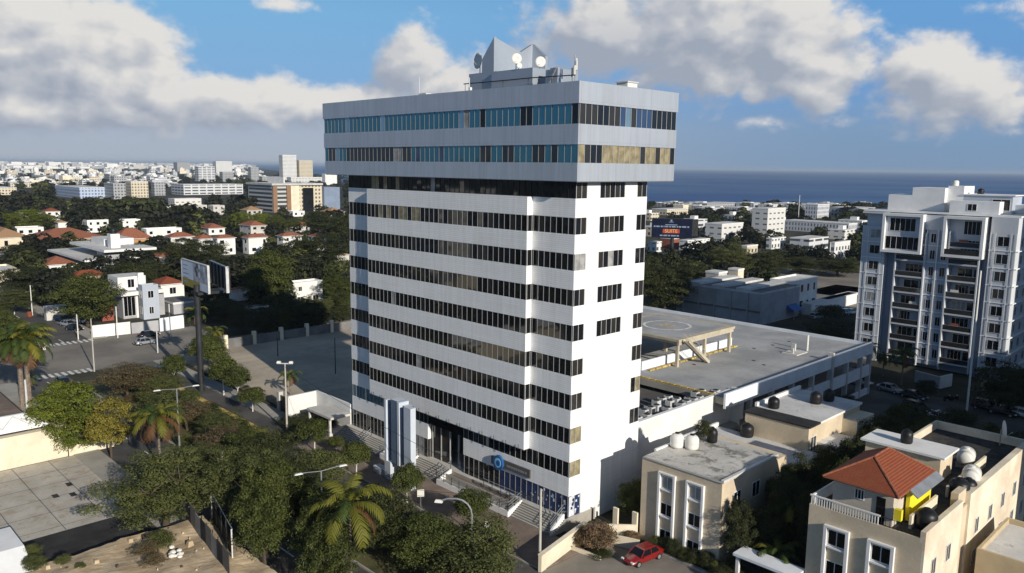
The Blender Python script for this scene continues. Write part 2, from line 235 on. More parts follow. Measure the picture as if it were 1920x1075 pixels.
# ---------------------------------------------------------------- object helpers
ORG = {}
def tag(o, label=None, cat=None, group=None, kind=None):
    if label: o['label'] = label
    if cat: o['category'] = cat
    if group: o['group'] = group
    if kind: o['kind'] = kind
    return o
def thing(name, label, cat, loc=(0, 0, 0), group=None, rotz=0.0):
    o = bpy.data.objects.new(name, None); COL.objects.link(o); o.location = loc; o.rotation_euler = (0, 0, rotz); o.empty_display_size = .2
    ORG[o.name] = Vector(loc) if rotz == 0 else Vector((0, 0, 0)); return tag(o, label, cat, group)
class MB:                                   # collects faces with material slots, then links them as ONE mesh
    def __init__(s): s.v = []; s.f = []; s.mi = []; s.ms = []; s.smooth = False
    def slot(s, m):
        if m not in s.ms: s.ms.append(m)
        return s.ms.index(m)
    def face(s, pts, m):
        k = len(s.v); s.v += [tuple(p) for p in pts]; s.f.append(tuple(range(k, k+len(pts)))); s.mi.append(s.slot(m)); return s
    def poly(s, vs, fs, m):
        k = len(s.v); s.v += [tuple(p) for p in vs]; i = s.slot(m)
        for f in fs: s.f.append(tuple(k+j for j in f)); s.mi.append(i)
        return s
    def box(s, x0, x1, y0, y1, z0, z1, m, top=None):
        if x0 > x1: x0, x1 = x1, x0
        if y0 > y1: y0, y1 = y1, y0
        v = [(x0, y0, z0), (x1, y0, z0), (x1, y1, z0), (x0, y1, z0), (x0, y0, z1), (x1, y0, z1), (x1, y1, z1), (x0, y1, z1)]
        s.poly(v, [(0, 3, 2, 1), (0, 1, 5, 4), (1, 2, 6, 5), (2, 3, 7, 6), (3, 0, 4, 7)], m); s.poly([v[4], v[5], v[6], v[7]], [(0, 1, 2, 3)], top or m); return s
    def frust(s, b0, b1, z0, z1, m):        # b = (x0,x1,y0,y1) below and above
        v = [(b0[0], b0[2], z0), (b0[1], b0[2], z0), (b0[1], b0[3], z0), (b0[0], b0[3], z0), (b1[0], b1[2], z1), (b1[1], b1[2], z1), (b1[1], b1[3], z1), (b1[0], b1[3], z1)]
        return s.poly(v, [(0, 3, 2, 1), (4, 5, 6, 7), (0, 1, 5, 4), (1, 2, 6, 5), (2, 3, 7, 6), (3, 0, 4, 7)], m)
    def prism(s, pts, axis, a0, a1, m):     # polygon in the plane normal to axis, extruded a0..a1
        def P(p, a): return (a, p[0], p[1]) if axis == 0 else (p[0], a, p[1]) if axis == 1 else (p[0], p[1], a)
        n = len(pts); v = [P(p, a0) for p in pts]+[P(p, a1) for p in pts]
        return s.poly(v, [tuple(range(n-1, -1, -1)), tuple(range(n, 2*n))]+[(i, (i+1) % n, n+(i+1) % n, n+i) for i in range(n)], m)
    def tube(s, p0, p1, r0, m, r1=None, n=8, cap=True):
        r1 = r0 if r1 is None else r1; p0, p1 = Vector(p0), Vector(p1); d = (p1-p0).normalized(); a = d.orthogonal().normalized(); c = d.cross(a)
        v = [p0+(a*math.cos(2*math.pi*i/n)+c*math.sin(2*math.pi*i/n))*r0 for i in range(n)]+[p1+(a*math.cos(2*math.pi*i/n)+c*math.sin(2*math.pi*i/n))*r1 for i in range(n)]
        f = [(i, (i+1) % n, n+(i+1) % n, n+i) for i in range(n)]
        if cap: f += [tuple(range(n-1, -1, -1)), tuple(range(n, 2*n))]
        return s.poly(v, f, m)
    def path(s, pts, r, m, n=6):
        for a, c in zip(pts, pts[1:]): s.tube(a, c, r, m, n=n)
        return s
    def lathe(s, c, prof, m, n=16):         # prof = [(r, z)], about vertical axis at c
        v = []; f = []
        for r, z in prof: v += [(c[0]+r*math.cos(2*math.pi*i/n), c[1]+r*math.sin(2*math.pi*i/n), c[2]+z) for i in range(n)]
        for k in range(len(prof)-1): f += [(k*n+i, k*n+(i+1) % n, (k+1)*n+(i+1) % n, (k+1)*n+i) for i in range(n)]
        f += [tuple(range(n-1, -1, -1)), tuple((len(prof)-1)*n+i for i in range(n))]
        return s.poly(v, f, m)
    def build(s, name, parent=None, smooth=False, local=False):
        me = bpy.data.meshes.new(name); o = bpy.data.objects.new(name, me); COL.objects.link(o)
        off = Vector((0, 0, 0))
        if parent is not None:
            o.parent = parent; ORG[o.name] = ORG.get(parent.name, off)
            if not local: off = ORG[o.name]
        me.from_pydata([tuple(Vector(p)-off) for p in s.v], [], s.f)
        for m in s.ms: me.materials.append(M[m])
        me.polygons.foreach_set('material_index', s.mi)
        if smooth: me.polygons.foreach_set('use_smooth', [True]*len(s.f))
        me.update(); return o
def structure(name, mb): return tag(mb.build(name), kind='structure')
def copy_tree(o, parent=None):
    c = o.copy(); COL.objects.link(c)
    if parent is not None: c.parent = parent; c.matrix_parent_inverse = Matrix()
    for ch in o.children: copy_tree(ch, c)
    return c
def put(proto, used, loc, rotz=0.0, scale=None, label=None, group=None):
    o = proto if not used.get(proto.name) else copy_tree(proto); used[proto.name] = 1
    o.location = loc; o.rotation_euler = (0, 0, rotz)
    if scale: o.scale = scale
    if label: o['label'] = label
    if group: o['group'] = group
    return o
USED = {}
# ---------------------------------------------------------------- the setting: ground, sea, roads
coast = [(-60000, 27500), (-14744, 6884), (-4200, 2150), (-2655, 1500)]+[G(650, 345), G(1210, 379.5), G(1480, 384.5), G(1640, 387), G(1920, 391), G(2250, 397)]+[(4000, 2000)]
mb = MB(); mb.face([(x, y, 0) for x, y in ([(4000, -4000), (-60000, -60000)]+coast)][::-1], 'earth'); g = structure('ground', mb)
if g.data.polygons[0].normal.z < 0: g.data.flip_normals()
mb = MB()
for p, q in zip(coast, coast[1:]): mb.face([(p[0], p[1], 0), (q[0], q[1], 0), (q[0], q[1], -9), (p[0], p[1], -9)], 'concrete_dark')
structure('shore', mb)
mb = MB(); mb.face([(-90000, -2000, -8), (60000, -2000, -8), (60000, 90000, -8), (-90000, 90000, -8)], 'sea'); structure('sea', mb)
def sheet(name, quads, m, z):
    mb = MB()
    for q in quads:
        if len(q) == 4 and not isinstance(q[0], tuple): x0, x1, y0, y1 = q; q = [(x0, y0), (x1, y0), (x1, y1), (x0, y1)]
        mb.face([(x, y, z) for x, y in q], m)
    return structure(name, mb)
sheet('road', [(-101, 45, -13.0, -8.3), (-101, -48, -8.3, -5.05), (-101, 45, -28, -20.2)], 'asphalt', .02)
sheet('intersection', [(-129, -101, -60, 14), (-112, -101, 14, 60)], 'asphalt_old', .016)
sheet('avenue', [(-520, -129, -17.5, -8.0)], 'asphalt', .02)
sheet('back_street', [(-9, 160, 62.5, 82.5), (-24, -9, 60, 260), (-129, -90, 100, 112)], 'asphalt', .02)
sheet('zebra_crossing', [(-103.4, -100.6, -25.6+i*1.05, -25.05+i*1.05) for i in range(10)]+[(-129.6, -126.8, -16.6+i*1.05, -16.05+i*1.05) for i in range(9)], 'road_paint', .03)
sheet('lane_marking', [(-129-i*9-4, -129-i*9, -12.9, -12.7) for i in range(12)]+[(x, x+3, -23.9, -23.7) for x in range(-98, 20, 9)]+[(x, x+2.2, -10.6, -10.45) for x in range(-22, 30, 5)], 'road_paint', .03)
mb = MB(); mb.box(-42.2, 4.2, -8.2, -2.2, -.4, .14, 'pavement'); mb.box(-42.2, 4.2, -8.35, -8.2, -.4, .15, 'kerb')
mb.box(-101, -42.2, -5.0, -2.4, -.4, .13, 'concrete'); mb.box(-101, -42.2, -5.15, -5.0, -.4, .14, 'kerb'); structure('sidewalk', mb)
mb = MB(); mb.box(-94, 45, -20.0, -13.2, -.4, .16, 'grass'); mb.box(-94, -48, -13.2, -9.3, -.4, .16, 'grass'); mb.box(-94.2, 45, -20.2, -20.0, -.4, .2, 'kerb'); mb.box(-46, 45, -13.2, -13.0, -.4, .2, 'kerb')
mb.box(-94, -48, -10.6, -10.1, .16, .2, 'concrete_dark'); mb.box(-94, -48, -9.3, -8.4, -.4, .18, 'kerb_yellow'); structure('median', mb)
mb = MB(); mb.box(-101, 20, -31, -28, -.4, .13, 'concrete'); mb.box(-300, -129, -8, -4.5, -.4, .13, 'concrete'); mb.box(-300, -129, -20.5, -17.5, -.4, .13, 'concrete'); structure('pavement', mb)
mb = MB(); mb.box(-99, -46.2, -1.2, 40, -.4, 1.0, 'lot_ground', 'lot_ground'); structure('parking_lot', mb)
sheet('lot_lines', [(-94+i*3.0, -93.86+i*3.0, 20, 25) for i in range(9)]+[(-94+i*3.0, -93.86+i*3.0, 5, 10) for i in range(13)], 'asphalt_old', 1.006)
sheet('forecourt', [(-96, -61.5, -70, -31.2)], 'pavement', .022)
sheet('concrete_yard', [(-57.4, -34.9, -52, -29.4)], 'yard_concrete', .03)
mb = MB()
for i in range(6): mb.face([(-57.4+i*4.2, -52, .036), (-57.3+i*4.2, -52, .036), (-57.3+i*4.2, -30, .036), (-57.4+i*4.2, -30, .036)], 'concrete_dark')
for i in range(6): mb.face([(-57.4, -50+i*4, .036), (-35, -50+i*4, .036), (-35, -49.9+i*4, .036), (-57.4, -49.9+i*4, .036)], 'concrete_dark')
structure('yard_joints', mb)
sheet('dark_ground_strip', [(-34.85, -24.9, -58, -29.2)], 'tar_roof', .045)  # near-black ground sheet between the yard and the dirt bank
# dirt lot on a raised bank
mb = MB(); n = 44; rr = random.Random(3)
def dz(x, y): return 1.7+.16*math.sin(x*.43+1)*math.cos(y*.37)+.08*math.sin(x*1.3+y*.8)+rr.uniform(-.02, .02)
xs = [-25.2+i*.42 for i in range(n)]; ys = [-58+i*.7 for i in range(n)]
vv = [(x+rr.uniform(-.12, .12), y+rr.uniform(-.12, .12), dz(x, y)) for y in ys for x in xs]
mb.poly(vv, [(j*n+i, j*n+i+1, (j+1)*n+i+1, (j+1)*n+i) for j in range(n-1) for i in range(n-1)], 'dirt')
for i in range(n-1):
    for a, c in (((i)*n, (i+1)*n), ((n-1)*n+i, (n-1)*n+i+1), (i, i+1)): p, q = vv[a], vv[c]; mb.face([p, q, (q[0]-.5, q[1], -.1), (p[0]-.5, p[1], -.1)], 'dirt')
structure('dirt_lot', mb)
mb = MB(); mb.box(4.3, 18, -12, 2.8, -.4, .10, 'asphalt_old'); mb.box(8.5, 20, 2.4, 2.8, .10, .3, 'kerb'); structure('driveway', mb)
sheet('courtyard', [(15.8, 23.2, 3, 60), (33.8, 60, -10, 60)], 'concrete_dark', .02)
sheet('car_yard', [(-60, -24, 150, 200), (-90, -40, 176, 235)], 'asphalt_old', .018)
# platform, flights of steps, ramp blocks
mb = MB(); mb.box(-41.2, 0.2, -.55, 4.2, -.3, 1.3, 'concrete', 'concrete_light'); mb.box(-48, -41.2, -3.0, 1.0, -.2, .5, 'concrete_light')
structure('plaza', mb)
mb = MB()
for x0, x1 in ((-41.2, -30.2), (-24.4, -18.6), (-6.0, 0.2)):
    for k in range(8): mb.box(x0, x1, -2.5+k*.245, -2.5+(k+1)*.245-.002, .13, .28+k*.146, 'concrete', 'concrete_light'); mb.box(x0, x1, -2.505+k*.245, -2.42+k*.245, .28+k*.146, .285+k*.146, 'concrete_dark')
structure('steps', mb)
# ---------------------------------------------------------------- office tower
TW = thing('office_tower', 'tall white office tower with striped window rows and a wider grey top storey', 'office building', (-20, 6, 0))
FH = 3.6; ZT = lambda k: 32.5-FH*k; ZB = lambda k: 30.85-FH*k
XL, YB = -40.4, 11.65; BX0, BX1, BY = -34.9, -5.86, -.8
wall = MB(); core = MB()
levels = [(36.1, 34.4)]+[(ZT(k), ZB(k)) for k in range(8)]
for i, (zt, zb) in enumerate(levels):
    nxt = levels[i+1][0] if i+1 < len(levels) else None
    lo = nxt if nxt else 3.6
    if i < 8:
        wall.box(XL, 0, 0, YB, lo, zb, 'shaft_cladding')
        if i < 8 and lo > 7: wall.box(BX0, BX1, BY, -.003, lo if i < 7 else 7.3, zb-.003, 'shaft_cladding')
    core.box(XL+.25, -.25, .25, YB-.25, zb, zt, 'glass_black')
    if 0 < i < 8: core.box(BX0+.2, BX1-.2, BY+.2, .2, zb, zt, 'glass_black')
    ys = [1.75, 3.73] if i <= 4 else [1.75, 9.9 if i <= 7 else YB]
    wall.box(-.24, -.002, *ys, zb, zt, 'shaft_cladding')
    if i <= 4: wall.box(-.24, -.002, 7.8, 9.9, zb, zt, 'shaft_cladding')
    wall.box(XL, -1.5, YB-.24, YB-.002, zb, zt, 'shaft_cladding')
for k in range(4): wall.box(-.24, -.002, 3.73, 7.8, ZT(k)-.0, 32.86-FH*k, 'shaft_cladding') if False else None
# ground floor: fascias, side wall, entry recess
wall.box(XL, -23.46, 0, .5, 3.7, 5.65, 'shaft_cladding'); wall.box(-16.72, 0, 0, .5, 3.6, 5.65, 'shaft_cladding')
wall.box(-.5, -.001, 1.9, YB, -.6, 5.65, 'shaft_cladding'); wall.box(-.5, -.001, .502, 1.898, 3.5, 5.65, 'shaft_cladding'); wall.box(-.5, -.001, -.55, 1.898, -.6, 1.3, 'shaft_cladding')
wall.prism([(-2.6, -.2), (-.56, -.2), (-.56, 1.9), (-.8, 1.9), (-2.6, .6)], 0, -.25, -.002, 'shaft_cladding')
wall.box(XL, -.6, YB-.3, YB, -.6, 5.65, 'shaft_cladding'); wall.box(XL, XL+.3, .55, YB-.32, -.6, 7.3, 'shaft_cladding')
wall.build('wall', TW)
core.box(XL+.3, -23.9, .3, YB-.3, 1.3, 5.6, 'glass_black'); core.box(-16.3, -.52, .52, YB-.3, 1.3, 5.6, 'glass_black'); core.box(-23.9, -16.3, 4.0, YB-.3, 1.3, 7.3, 'sign_grey')
core.box(-23.9, -23.5, .3, 4, 1.3, 7.2, 'sign_grey'); core.box(-16.7, -16.3, .52, 4, 1.3, 7.2, 'sign_grey'); core.build('inner_core', TW)
def strip(axis, a0, a1, c, z0, z1, n, mats, inset=.05, mw=.075, sgn=-1, parent=TW, fr='mullion', rail=True, jit=.010, rnd=random.Random(11)):
    # a row of panes in the plane axis=c facing sgn; mats = list of materials per pane
    pn = MB(); ml = MB(); w = (a1-a0)/n; ci = c-sgn*inset
    for i in range(n):
        u0, u1 = a0+i*w, a0+(i+1)*w; t = [ci+rnd.uniform(-jit, jit) for _ in range(3)]; t.append(t[0]+t[2]-t[1])
        q = [(u0, z0, t[0]), (u1, z0, t[1]), (u1, z1, t[2]), (u0, z1, t[3])]
        if (axis == 1) == (sgn > 0): q = q[::-1]
        if axis == 0: q = q
        pts = [(u, cc, z) if axis == 1 else (cc, u, z) for u, z, cc in q]
        pn.face(pts, mats[i % len(mats)])
    for i in range(n+1):
        u = min(max(a0+i*w, a0+mw/2), a1-mw/2); d0, d1 = sorted((c-sgn*.012, ci+sgn*.02))
        (ml.box(u-mw/2, u+mw/2, d0, d1, z0, z1, fr) if axis == 1 else ml.box(d0, d1, u-mw/2, u+mw/2, z0, z1, fr))
    o = pn.build('window_strip', parent); ml.build('mullions', o); return o
def pick(n, ch, seed):
    rr = random.Random(seed); return [rr.choices([c for c, _ in ch], [w for _, w in ch])[0] for _ in range(n)]
DK = [('glass_dark', 9), ('glass_smoke', 1.6), ('glass_black', 1.2), ('blind_reflect_grey', .05)]
for k in range(7):
    m = pick(34, DK, k+5)
    if k == 0: m[3:14] = pick(11, [('blind_reflect_tan', 3), ('glass_smoke', 3), ('glass_dark', 2)], 3)  # tan panes paint a building's reflection into the glass colour
    strip(1, BX0, BX1, BY, ZB(k), ZT(k), 34, m)
    strip(0, BY+.1, 0, BX1, ZB(k), ZT(k), 1, ['glass_dark'], sgn=1)
for k in range(8):
    strip(1, BX1+.1 if k < 7 else -16.7, -.08, 0, ZB(k), ZT(k), 7 if k < 7 else 19, pick(19, DK, k+40))
    if k < 7: strip(1, XL+.08, BX0-.05, 0, ZB(k), ZT(k), 6, pick(6, DK, k+80))
strip(1, XL+.08, -23.46, 0, ZB(7), ZT(7), 20, ['glass_lightblue']*9+pick(11, DK, 4))
strip(1, XL+.08, -.08, 0, 34.4, 36.1, 46, pick(5, DK, 1)+pick(9, [('blind_reflect_tan', 2), ('glass_smoke', 2), ('glass_dark', 1)], 9)+pick(32, DK, 8), mw=.05, fr='steel_dark')  # the tan panes here carry the same painted reflection
SD = [('glass_dark', 4), ('glass_smoke', 3), ('blind_reflect_grey', .5)]
for i, (zt, zb) in enumerate(levels):
    strip(0, .08, 1.75, 0, zb, zt, 2, ['blind_reflect_tan', 'blind_reflect_tan'] if i in (7, 8) else pick(2, SD, i), sgn=1)
    if i <= 7: strip(0, 9.9, YB-.05, 0, zb, zt, 2, pick(2, SD+[('blind_reflect_tan', 1)], i+30), sgn=1)
    if i <= 4: strip(0, 3.73, 7.8, 0, zb, zt, 5, pick(5, SD, i+60), sgn=1)
strip(1, XL+.08, -23.5, 0, 1.3, 3.7, 20, pick(20, [('glass_smoke', 2), ('blind_reflect_grey', 1), ('glass_dark', 2)], 2))
strip(1, -16.6, -.08, 0, 1.3, 3.6, 19, pick(7, [('glass_dark', 1), ('glass_black', 1)], 6)+['poster_blue']*12)
strip(0, .08, 1.85, 0, 1.3, 3.5, 2, ['poster_white', 'poster_blue'], sgn=1)
mb = MB(); rr = random.Random(5)      # printed film with pale shapes on the corner shop window
for i in range(34):
    x = rr.uniform(-5.6, -.4); z = rr.uniform(1.5, 3.2); s = rr.uniform(.08, .24); mb.box(x, x+s, .038, .044, z, z+s*rr.uniform(.7, 1.8), rr.choice(('poster_white', 'poster_white', 'logo_light')))
for i in range(14):
    y = rr.uniform(.15, 1.6); z = rr.uniform(1.4, 3.2); s = rr.uniform(.1, .3); mb.box(-.045, -.036, y, y+s, z, z+s, rr.choice(('poster_white', 'poster_blue')))
mb.build('window_film', TW)
mb = MB()                              # bank sign board with a round emblem
mb.box(-11.65, -5.5, -.18, -.003, 3.98, 4.92, 'sign_grey'); mb.build('sign_board', TW)
mb = MB(); n = 20
def disc(mb, cx, y, cz, rx, rz, m, y1):
    mb.prism([(cx+rx*math.cos(2*math.pi*i/n), cz+rz*math.sin(2*math.pi*i/n)) for i in range(n)], 1, y, y1, m)
disc(mb, -10.3, -.46, 4.5, .78, .86, 'logo_blue', -.182); disc(mb, -10.25, -.50, 4.52, .50, .56, 'logo_light', -.462); disc(mb, -10.15, -.53, 4.5, .30, .34, 'logo_blue', -.502)
mb.build('sign_emblem', TW)
mb = MB()
for i in range(9): mb.box(-9.1+i*.36, -9.1+i*.36+(.24 if i % 3 else .3), -.2, -.181, 4.3, 4.55, 'steel')
mb.build('sign_lettering', TW)
mb = MB(); mb.box(BX0, BX1, BY+.02, -.02, 7.24, 7.30, 'soffit')
for i in range(15): mb.tube((BX0+1+i*1.95, BY-.12, 7.25), (BX0+1+i*1.95, BY-.12, 7.75), .03, 'steel_dark', n=5)
mb.build('soffit', TW)
mb = MB()
for x in (-23.3, -21.6, -19.9, -18.3, -16.9): mb.box(x, x+.16, .5, .7, 1.3, 7.28, 'mullion')
mb.box(-23.2, -19.9, .58, .62, 1.3, 6.9, 'glass_smoke'); mb.build('entrance_screen', TW)
# the wider upper storeys
ov = MB(); E = .06
for j, (z0, z1) in enumerate(((36.1, 37.88), (39.62, 41.55), (43.45, 45.5))):
    ov.box(-44.36-E*j, 1.08+E*j, -1.1-E*j, 14.95+E*j, z0, z1, 'grey_panel', 'roof_gravel')
ov.build('upper_wall', TW)
mb = MB(); mb.box(-44, .8, -.8, 14.7, 37.8, 43.5, 'glass_black'); mb.build('upper_core', TW)
mb = MB(); mb.box(-44.3, 1.02, -1.04, 14.9, 36.04, 36.098, 'soffit'); mb.build('overhang_soffit', TW)
TEAL = pick(52, [('glass_teal', 14), ('glass_lightblue', .9), ('glass_blue', .5)], 4)
for i in (36, 43, 44, 51): TEAL[i] = 'glass_black'
TEAL[33] = 'blind_reflect_grey'
strip(1, -44.3, 1.1, -1.13, 41.55, 43.45, 52, TEAL, mw=.06)
RB = pick(52, [('glass_teal', 4), ('glass_smoke', 1.5), ('glass_dark', 1.5), ('glass_lightblue', 1)], 14)  # mixed pane colours stand in for the reflections of buildings
RB[8:18] = pick(10, [('glass_smoke', 2), ('blind_reflect_grey', 1), ('glass_dark', 2)], 2); RB[18:20] = ['blind_reflect_grey']*2; RB[22:36] = pick(14, [('glass_teal', 5), ('glass_blue', 1)], 8)
strip(1, -44.3, 1.1, -1.1, 37.88, 39.62, 52, RB, mw=.06)
strip(0, -1.0, 14.9, 1.13, 41.55, 43.45, 18, pick(7, [('glass_smoke', 3), ('glass_dark', 2)], 3)+['glass_blue', 'glass_lightblue', 'glass_smoke', 'glass_blue']+pick(7, [('glass_dark', 3), ('glass_blue', 1)], 6), sgn=1, mw=.06)
strip(0, -1.0, 14.9, 1.1, 37.88, 39.62, 18, ['blind_reflect_tan', 'glass_smoke', 'glass_dark', 'glass_dark']+['blind_reflect_tan']*6+['blind_reflect_tan', 'glass_smoke', 'blind_reflect_tan', 'blind_reflect_tan', 'glass_smoke', 'blind_reflect_tan', 'blind_reflect_tan', 'glass_dark'], sgn=1, mw=.06)
# roof-top crown and plant rooms
mb = MB()
mb.prism([(-19.4, 45.4), (-17.35, 45.4), (-17.35, 52.1), (-19.4, 49.75)], 1, 5.0, 5.4, 'crown_panel')
mb.prism([(5.402, 45.4), (11.3, 45.4), (11.3, 51.95), (9.35, 50.85), (5.402, 52.0)], 0, -17.8, -17.35, 'crown_panel')
mb.prism([(-17.34, 45.4), (-15.2, 45.4), (-15.2, 50.4), (-17.34, 52.0)], 1, 11.3, 11.7, 'crown_panel')
mb.prism([(-19.4, 45.4), (-17.36, 45.4), (-17.36, 50.8), (-19.4, 49.0)], 1, 11.72, 12.1, 'crown_panel')
mb.prism([(5.41, 45.4), (11.7, 45.4), (11.7, 49.0), (5.41, 49.7)], 0, -19.4, -19.1, 'crown_panel'); mb.build('rooftop_crown', TW)
mb = MB(); mb.box(-21.7, -19.42, 5.0, 10, 45.4, 48.25, 'crown_panel'); mb.box(-17.3, -10.7, 4.6, 8.2, 45.4, 48.15, 'crown_panel'); mb.box(-17.3, -12, 8.2, 11.2, 45.4, 48.1, 'crown_panel'); mb.box(-8.45, -7.35, 5.0, 5.3, 45.4, 47.95, 'crown_panel')
mb.box(-9.4, -7.36, 5.302, 8.3, 45.4, 47.85, 'crown_panel'); mb.build('plant_room', TW)
mb = MB(); mb.path([(-21.7, 4.2, 47.05), (-15, 4.2, 47.0), (-10.6, 4.2, 47.0), (-4.5, 4.6, 46.9)], .06, 'steel_dark')
for x in (-21.5, -18.5, -15, -11, -7.5, -4.6): mb.tube((x, 4.25, 45.4), (x, 4.25, 47.0), .03, 'steel_dark')
mb.build('roof_railing', TW)
mb = MB(); mb.tube((-8.9, 4.6, 45.5), (-7.8, 5.0, 48.0), .05, 'steel'); mb.tube((-8.4, 4.4, 45.5), (-7.3, 4.8, 48.0), .05, 'steel')
for i in range(7): t = i/6; mb.tube((-8.9+1.1*t, 4.6+.4*t, 45.6+2.3*t), (-8.4+1.1*t, 4.4+.4*t, 45.6+2.3*t), .035, 'steel')
mb.build('roof_ladder', TW)
def dish(loc, r, az, label, pole=1.2, el=0.05, flip=1.0):
    t = thing('antenna_dish', label, 'satellite dish', loc, 'dishes on roofs', az)
    mb = MB(); mb.lathe((0, 0, 0), [(0.02, .0), (r*.5, .03), (r, .14), (r, .16), (r*.55, .08), (.02, .05)], 'plastic_white', 20)
    o = mb.build('reflector', t, True, local=True); o.rotation_euler = (math.pi/2-el, 0, 0); o.location = (0, 0, pole)
    mb = MB(); mb.tube((0, .15, 0), (0, .15, pole+.1), .06, 'steel'); mb.tube((0, .12, pole), (0, .0, pole), .05, 'steel'); mb.build('stand', t, local=True)
    mb = MB(); mb.tube((0, -.02, pole-r*.8), (0, -r*.75, pole-.1), .015, 'plastic_white'); mb.box(-.04, .04, -r*.75-.08, -r*.75, pole-.14, pole-.06, 'plastic_white'); mb.build('feed_arm', t, local=True)
dish((-13.4, 4.75, 48.15), .58, R(55), 'round white dish in front of the grey rooftop crown, left of the two', 1.15)
dish((-11.1, 6.2, 48.15), .58, R(55), 'round white dish on the right end of the upper plant room', .75)
dish((-20.6, 5.6, 48.25), .95, R(-12), 'large pale dish seen edge on at the left of the rooftop crown', 1.5)
dish((-12.9, 4.7, 48.15), .3, R(70), 'small dish low against the light side of the rooftop crown', .35)
t = thing('antenna_mast', 'grey mast with panel antennas at the right end of the tower roof', 'antenna', (-4.9, 5.0, 45.5))
mb = MB(); mb.tube((-4.9, 5, 45.5), (-4.9, 5, 49.0), .07, 'steel', n=6); mb.build('mast', t)
for z, dx, dy in ((47.2, -.25, -.1), (47.9, .25, -.1), (48.2, -.1, .25), (47.4, .12, -.25)):
    mb = MB(); mb.box(-4.9+dx-.1, -4.9+dx+.1, 5+dy-.08, 5+dy+.08, z-.45, z+.5, 'plastic_white'); mb.tube((-4.9, 5, z), (-4.9+dx, 5+dy, z), .03, 'steel'); mb.build('panel_antenna', t)
t = thing('whip_antenna', 'thin pole antenna standing alone on the left half of the tower roof', 'antenna', (-31.3, 5, 45.5)); mb = MB(); mb.tube((-31.3, 5, 45.5), (-31.3, 5, 48.6), .05, 'steel', .02); mb.build('mast', t); mb = MB(); mb.box(-31.1, -29.6, 4.7, 5.6, 45.5, 46.5, 'ac_grey'); mb.build('cabinet', t)
t = thing('vent_unit', 'low white roof vent near the right rear corner of the tower', 'roof vent', (0.4, 7.5, 45.5)); mb = MB(); mb.box(-.6, .8, 6.6, 8.2, 45.5, 46.0, 'plastic_white'); mb.box(-.7, .9, 6.5, 8.3, 46.0, 46.12, 'ac_grey'); mb.build('housing', t)
t = thing('lightning_rod', 'short pole with a small floodlight beside the left plant room', 'antenna', (-20.0, 3.6, 45.5)); mb = MB(); mb.tube((-20, 3.6, 45.5), (-20, 3.6, 47.6), .05, 'steel'); mb.build('mast', t); mb = MB(); mb.box(-19.95, -19.65, 3.4, 3.7, 46.0, 46.5, 'plastic_white'); mb.build('floodlight', t)
# ---------------------------------------------------------------- entrance pylon, ramps, railings
t = thing('entrance_pylon', 'tall blue and white slab pylon standing in front of the tower entrance', 'monument', (-21.5, -5.4, 0))
for x0, x1, zb in ((-24.1, -23.72, 2.4), (-20.2, -18.9, .1)): mb = MB(); mb.box(x0, x1, -6.1, -5.35, zb, 9.9, 'pylon_grey'); mb.build('fin', t)
mb = MB(); mb.box(-24.1, -22.95, -6.1, -4.6, .1, 2.4, 'pylon_grey'); mb.build('foot', t)
mb = MB(); mb.box(-22.85, -21.6, -6.0, -4.7, 2.45, 10.2, 'pylon_blue', 'pylon_grey'); mb.build('panel', t)
for x0, x1 in ((-23.72, -22.85), (-21.2, -20.2)): mb = MB(); mb.box(x0, x1, -5.5, -4.65, 2.45, 9.7, 'pylon_dark', 'pylon_grey'); mb.build('recess', t)
mb = MB(); mb.box(-21.6, -21.2, -6.05, -4.6, 2.4, 10.1, 'pylon_grey'); mb.build('rib', t)
mb = MB(); mb.box(-26.8, -24.15, -5.9, -5.0, 0.1, .9, 'pylon_grey'); mb.build('plinth', t)
for x0, x1, lab in ((-30.0, -24.6, 'left'), (-18.4, -6.2, 'right')):
    o = thing('ramp_wall', 'white sided ramp block between the two flights of steps '+('beside the blue pylon' if lab == 'left' else 'below the round bank sign'), 'ramp', (x0, -2, 0))
    mb = MB(); mb.box(x0, x1, -2.75, -2.55, .1, .8, 'white_paint'); mb.build('cheek', o)
    for xa in (x0, x1-.2): mb = MB(); mb.prism([(-2.55, .1), (-.56, .1), (-.56, 1.5), (-2.55, .8)], 0, xa, xa+.2, 'white_paint'); mb.build('cheek', o)
    mb = MB(); mb.box(x0+.2, x1-.2, -1.5, -1.35, .1, 1.15, 'concrete'); mb.build('kerb', o)
    mb = MB(); mb.box(x0+.2, x1-.2, -2.55, -1.5, .1, .5, 'concrete'); mb.box(x0+.2, x1-.2, -1.35, -.56, .1, .95, 'pavement'); mb.build('ramp_surface', o)
def railing(pts, label, h=1.0, n=3):
    t = thing('handrail', label, 'railing', pts[0], 'steel handrails on the steps')
    for a, c in zip(pts, pts[1:]):
        a, c = Vector(a), Vector(c); L = (c-a).length; k = max(1, round(L/1.4))
        mb = MB()
        for i in range(k+1): p = a.lerp(c, i/k); mb.tube(p, p+Vector((0, 0, h)), .04, 'steel_dark', n=5)
        mb.build('posts', t)
        mb = MB()
        for j in range(n): q = Vector((0, 0, h*(j+1)/n)); mb.tube(a+q, c+q, .036, 'steel', n=5)
        mb.build('rails', t)
railing([(-18.4, -2.7, .75), (-6.2, -2.7, .75)], 'long steel railing on the ramp wall below the bank sign')
railing([(-6.25, -2.7, .75), (-6.25, -.6, 1.45)], 'short sloping railing at the right end of the long ramp wall')
railing([(-18.35, -2.7, .75), (-18.35, -.6, 1.45)], 'short sloping railing at the left end of the long ramp wall')
railing([(-30, -2.7, .75), (-24.8, -2.7, .75), (-24.6, -.6, 1.4)], 'steel railing on the short ramp wall beside the pylon')
railing([(-.15, -2.6, .65), (-.15, -.6, 1.9)], 'steel railing on the white cheek wall at the tower corner')
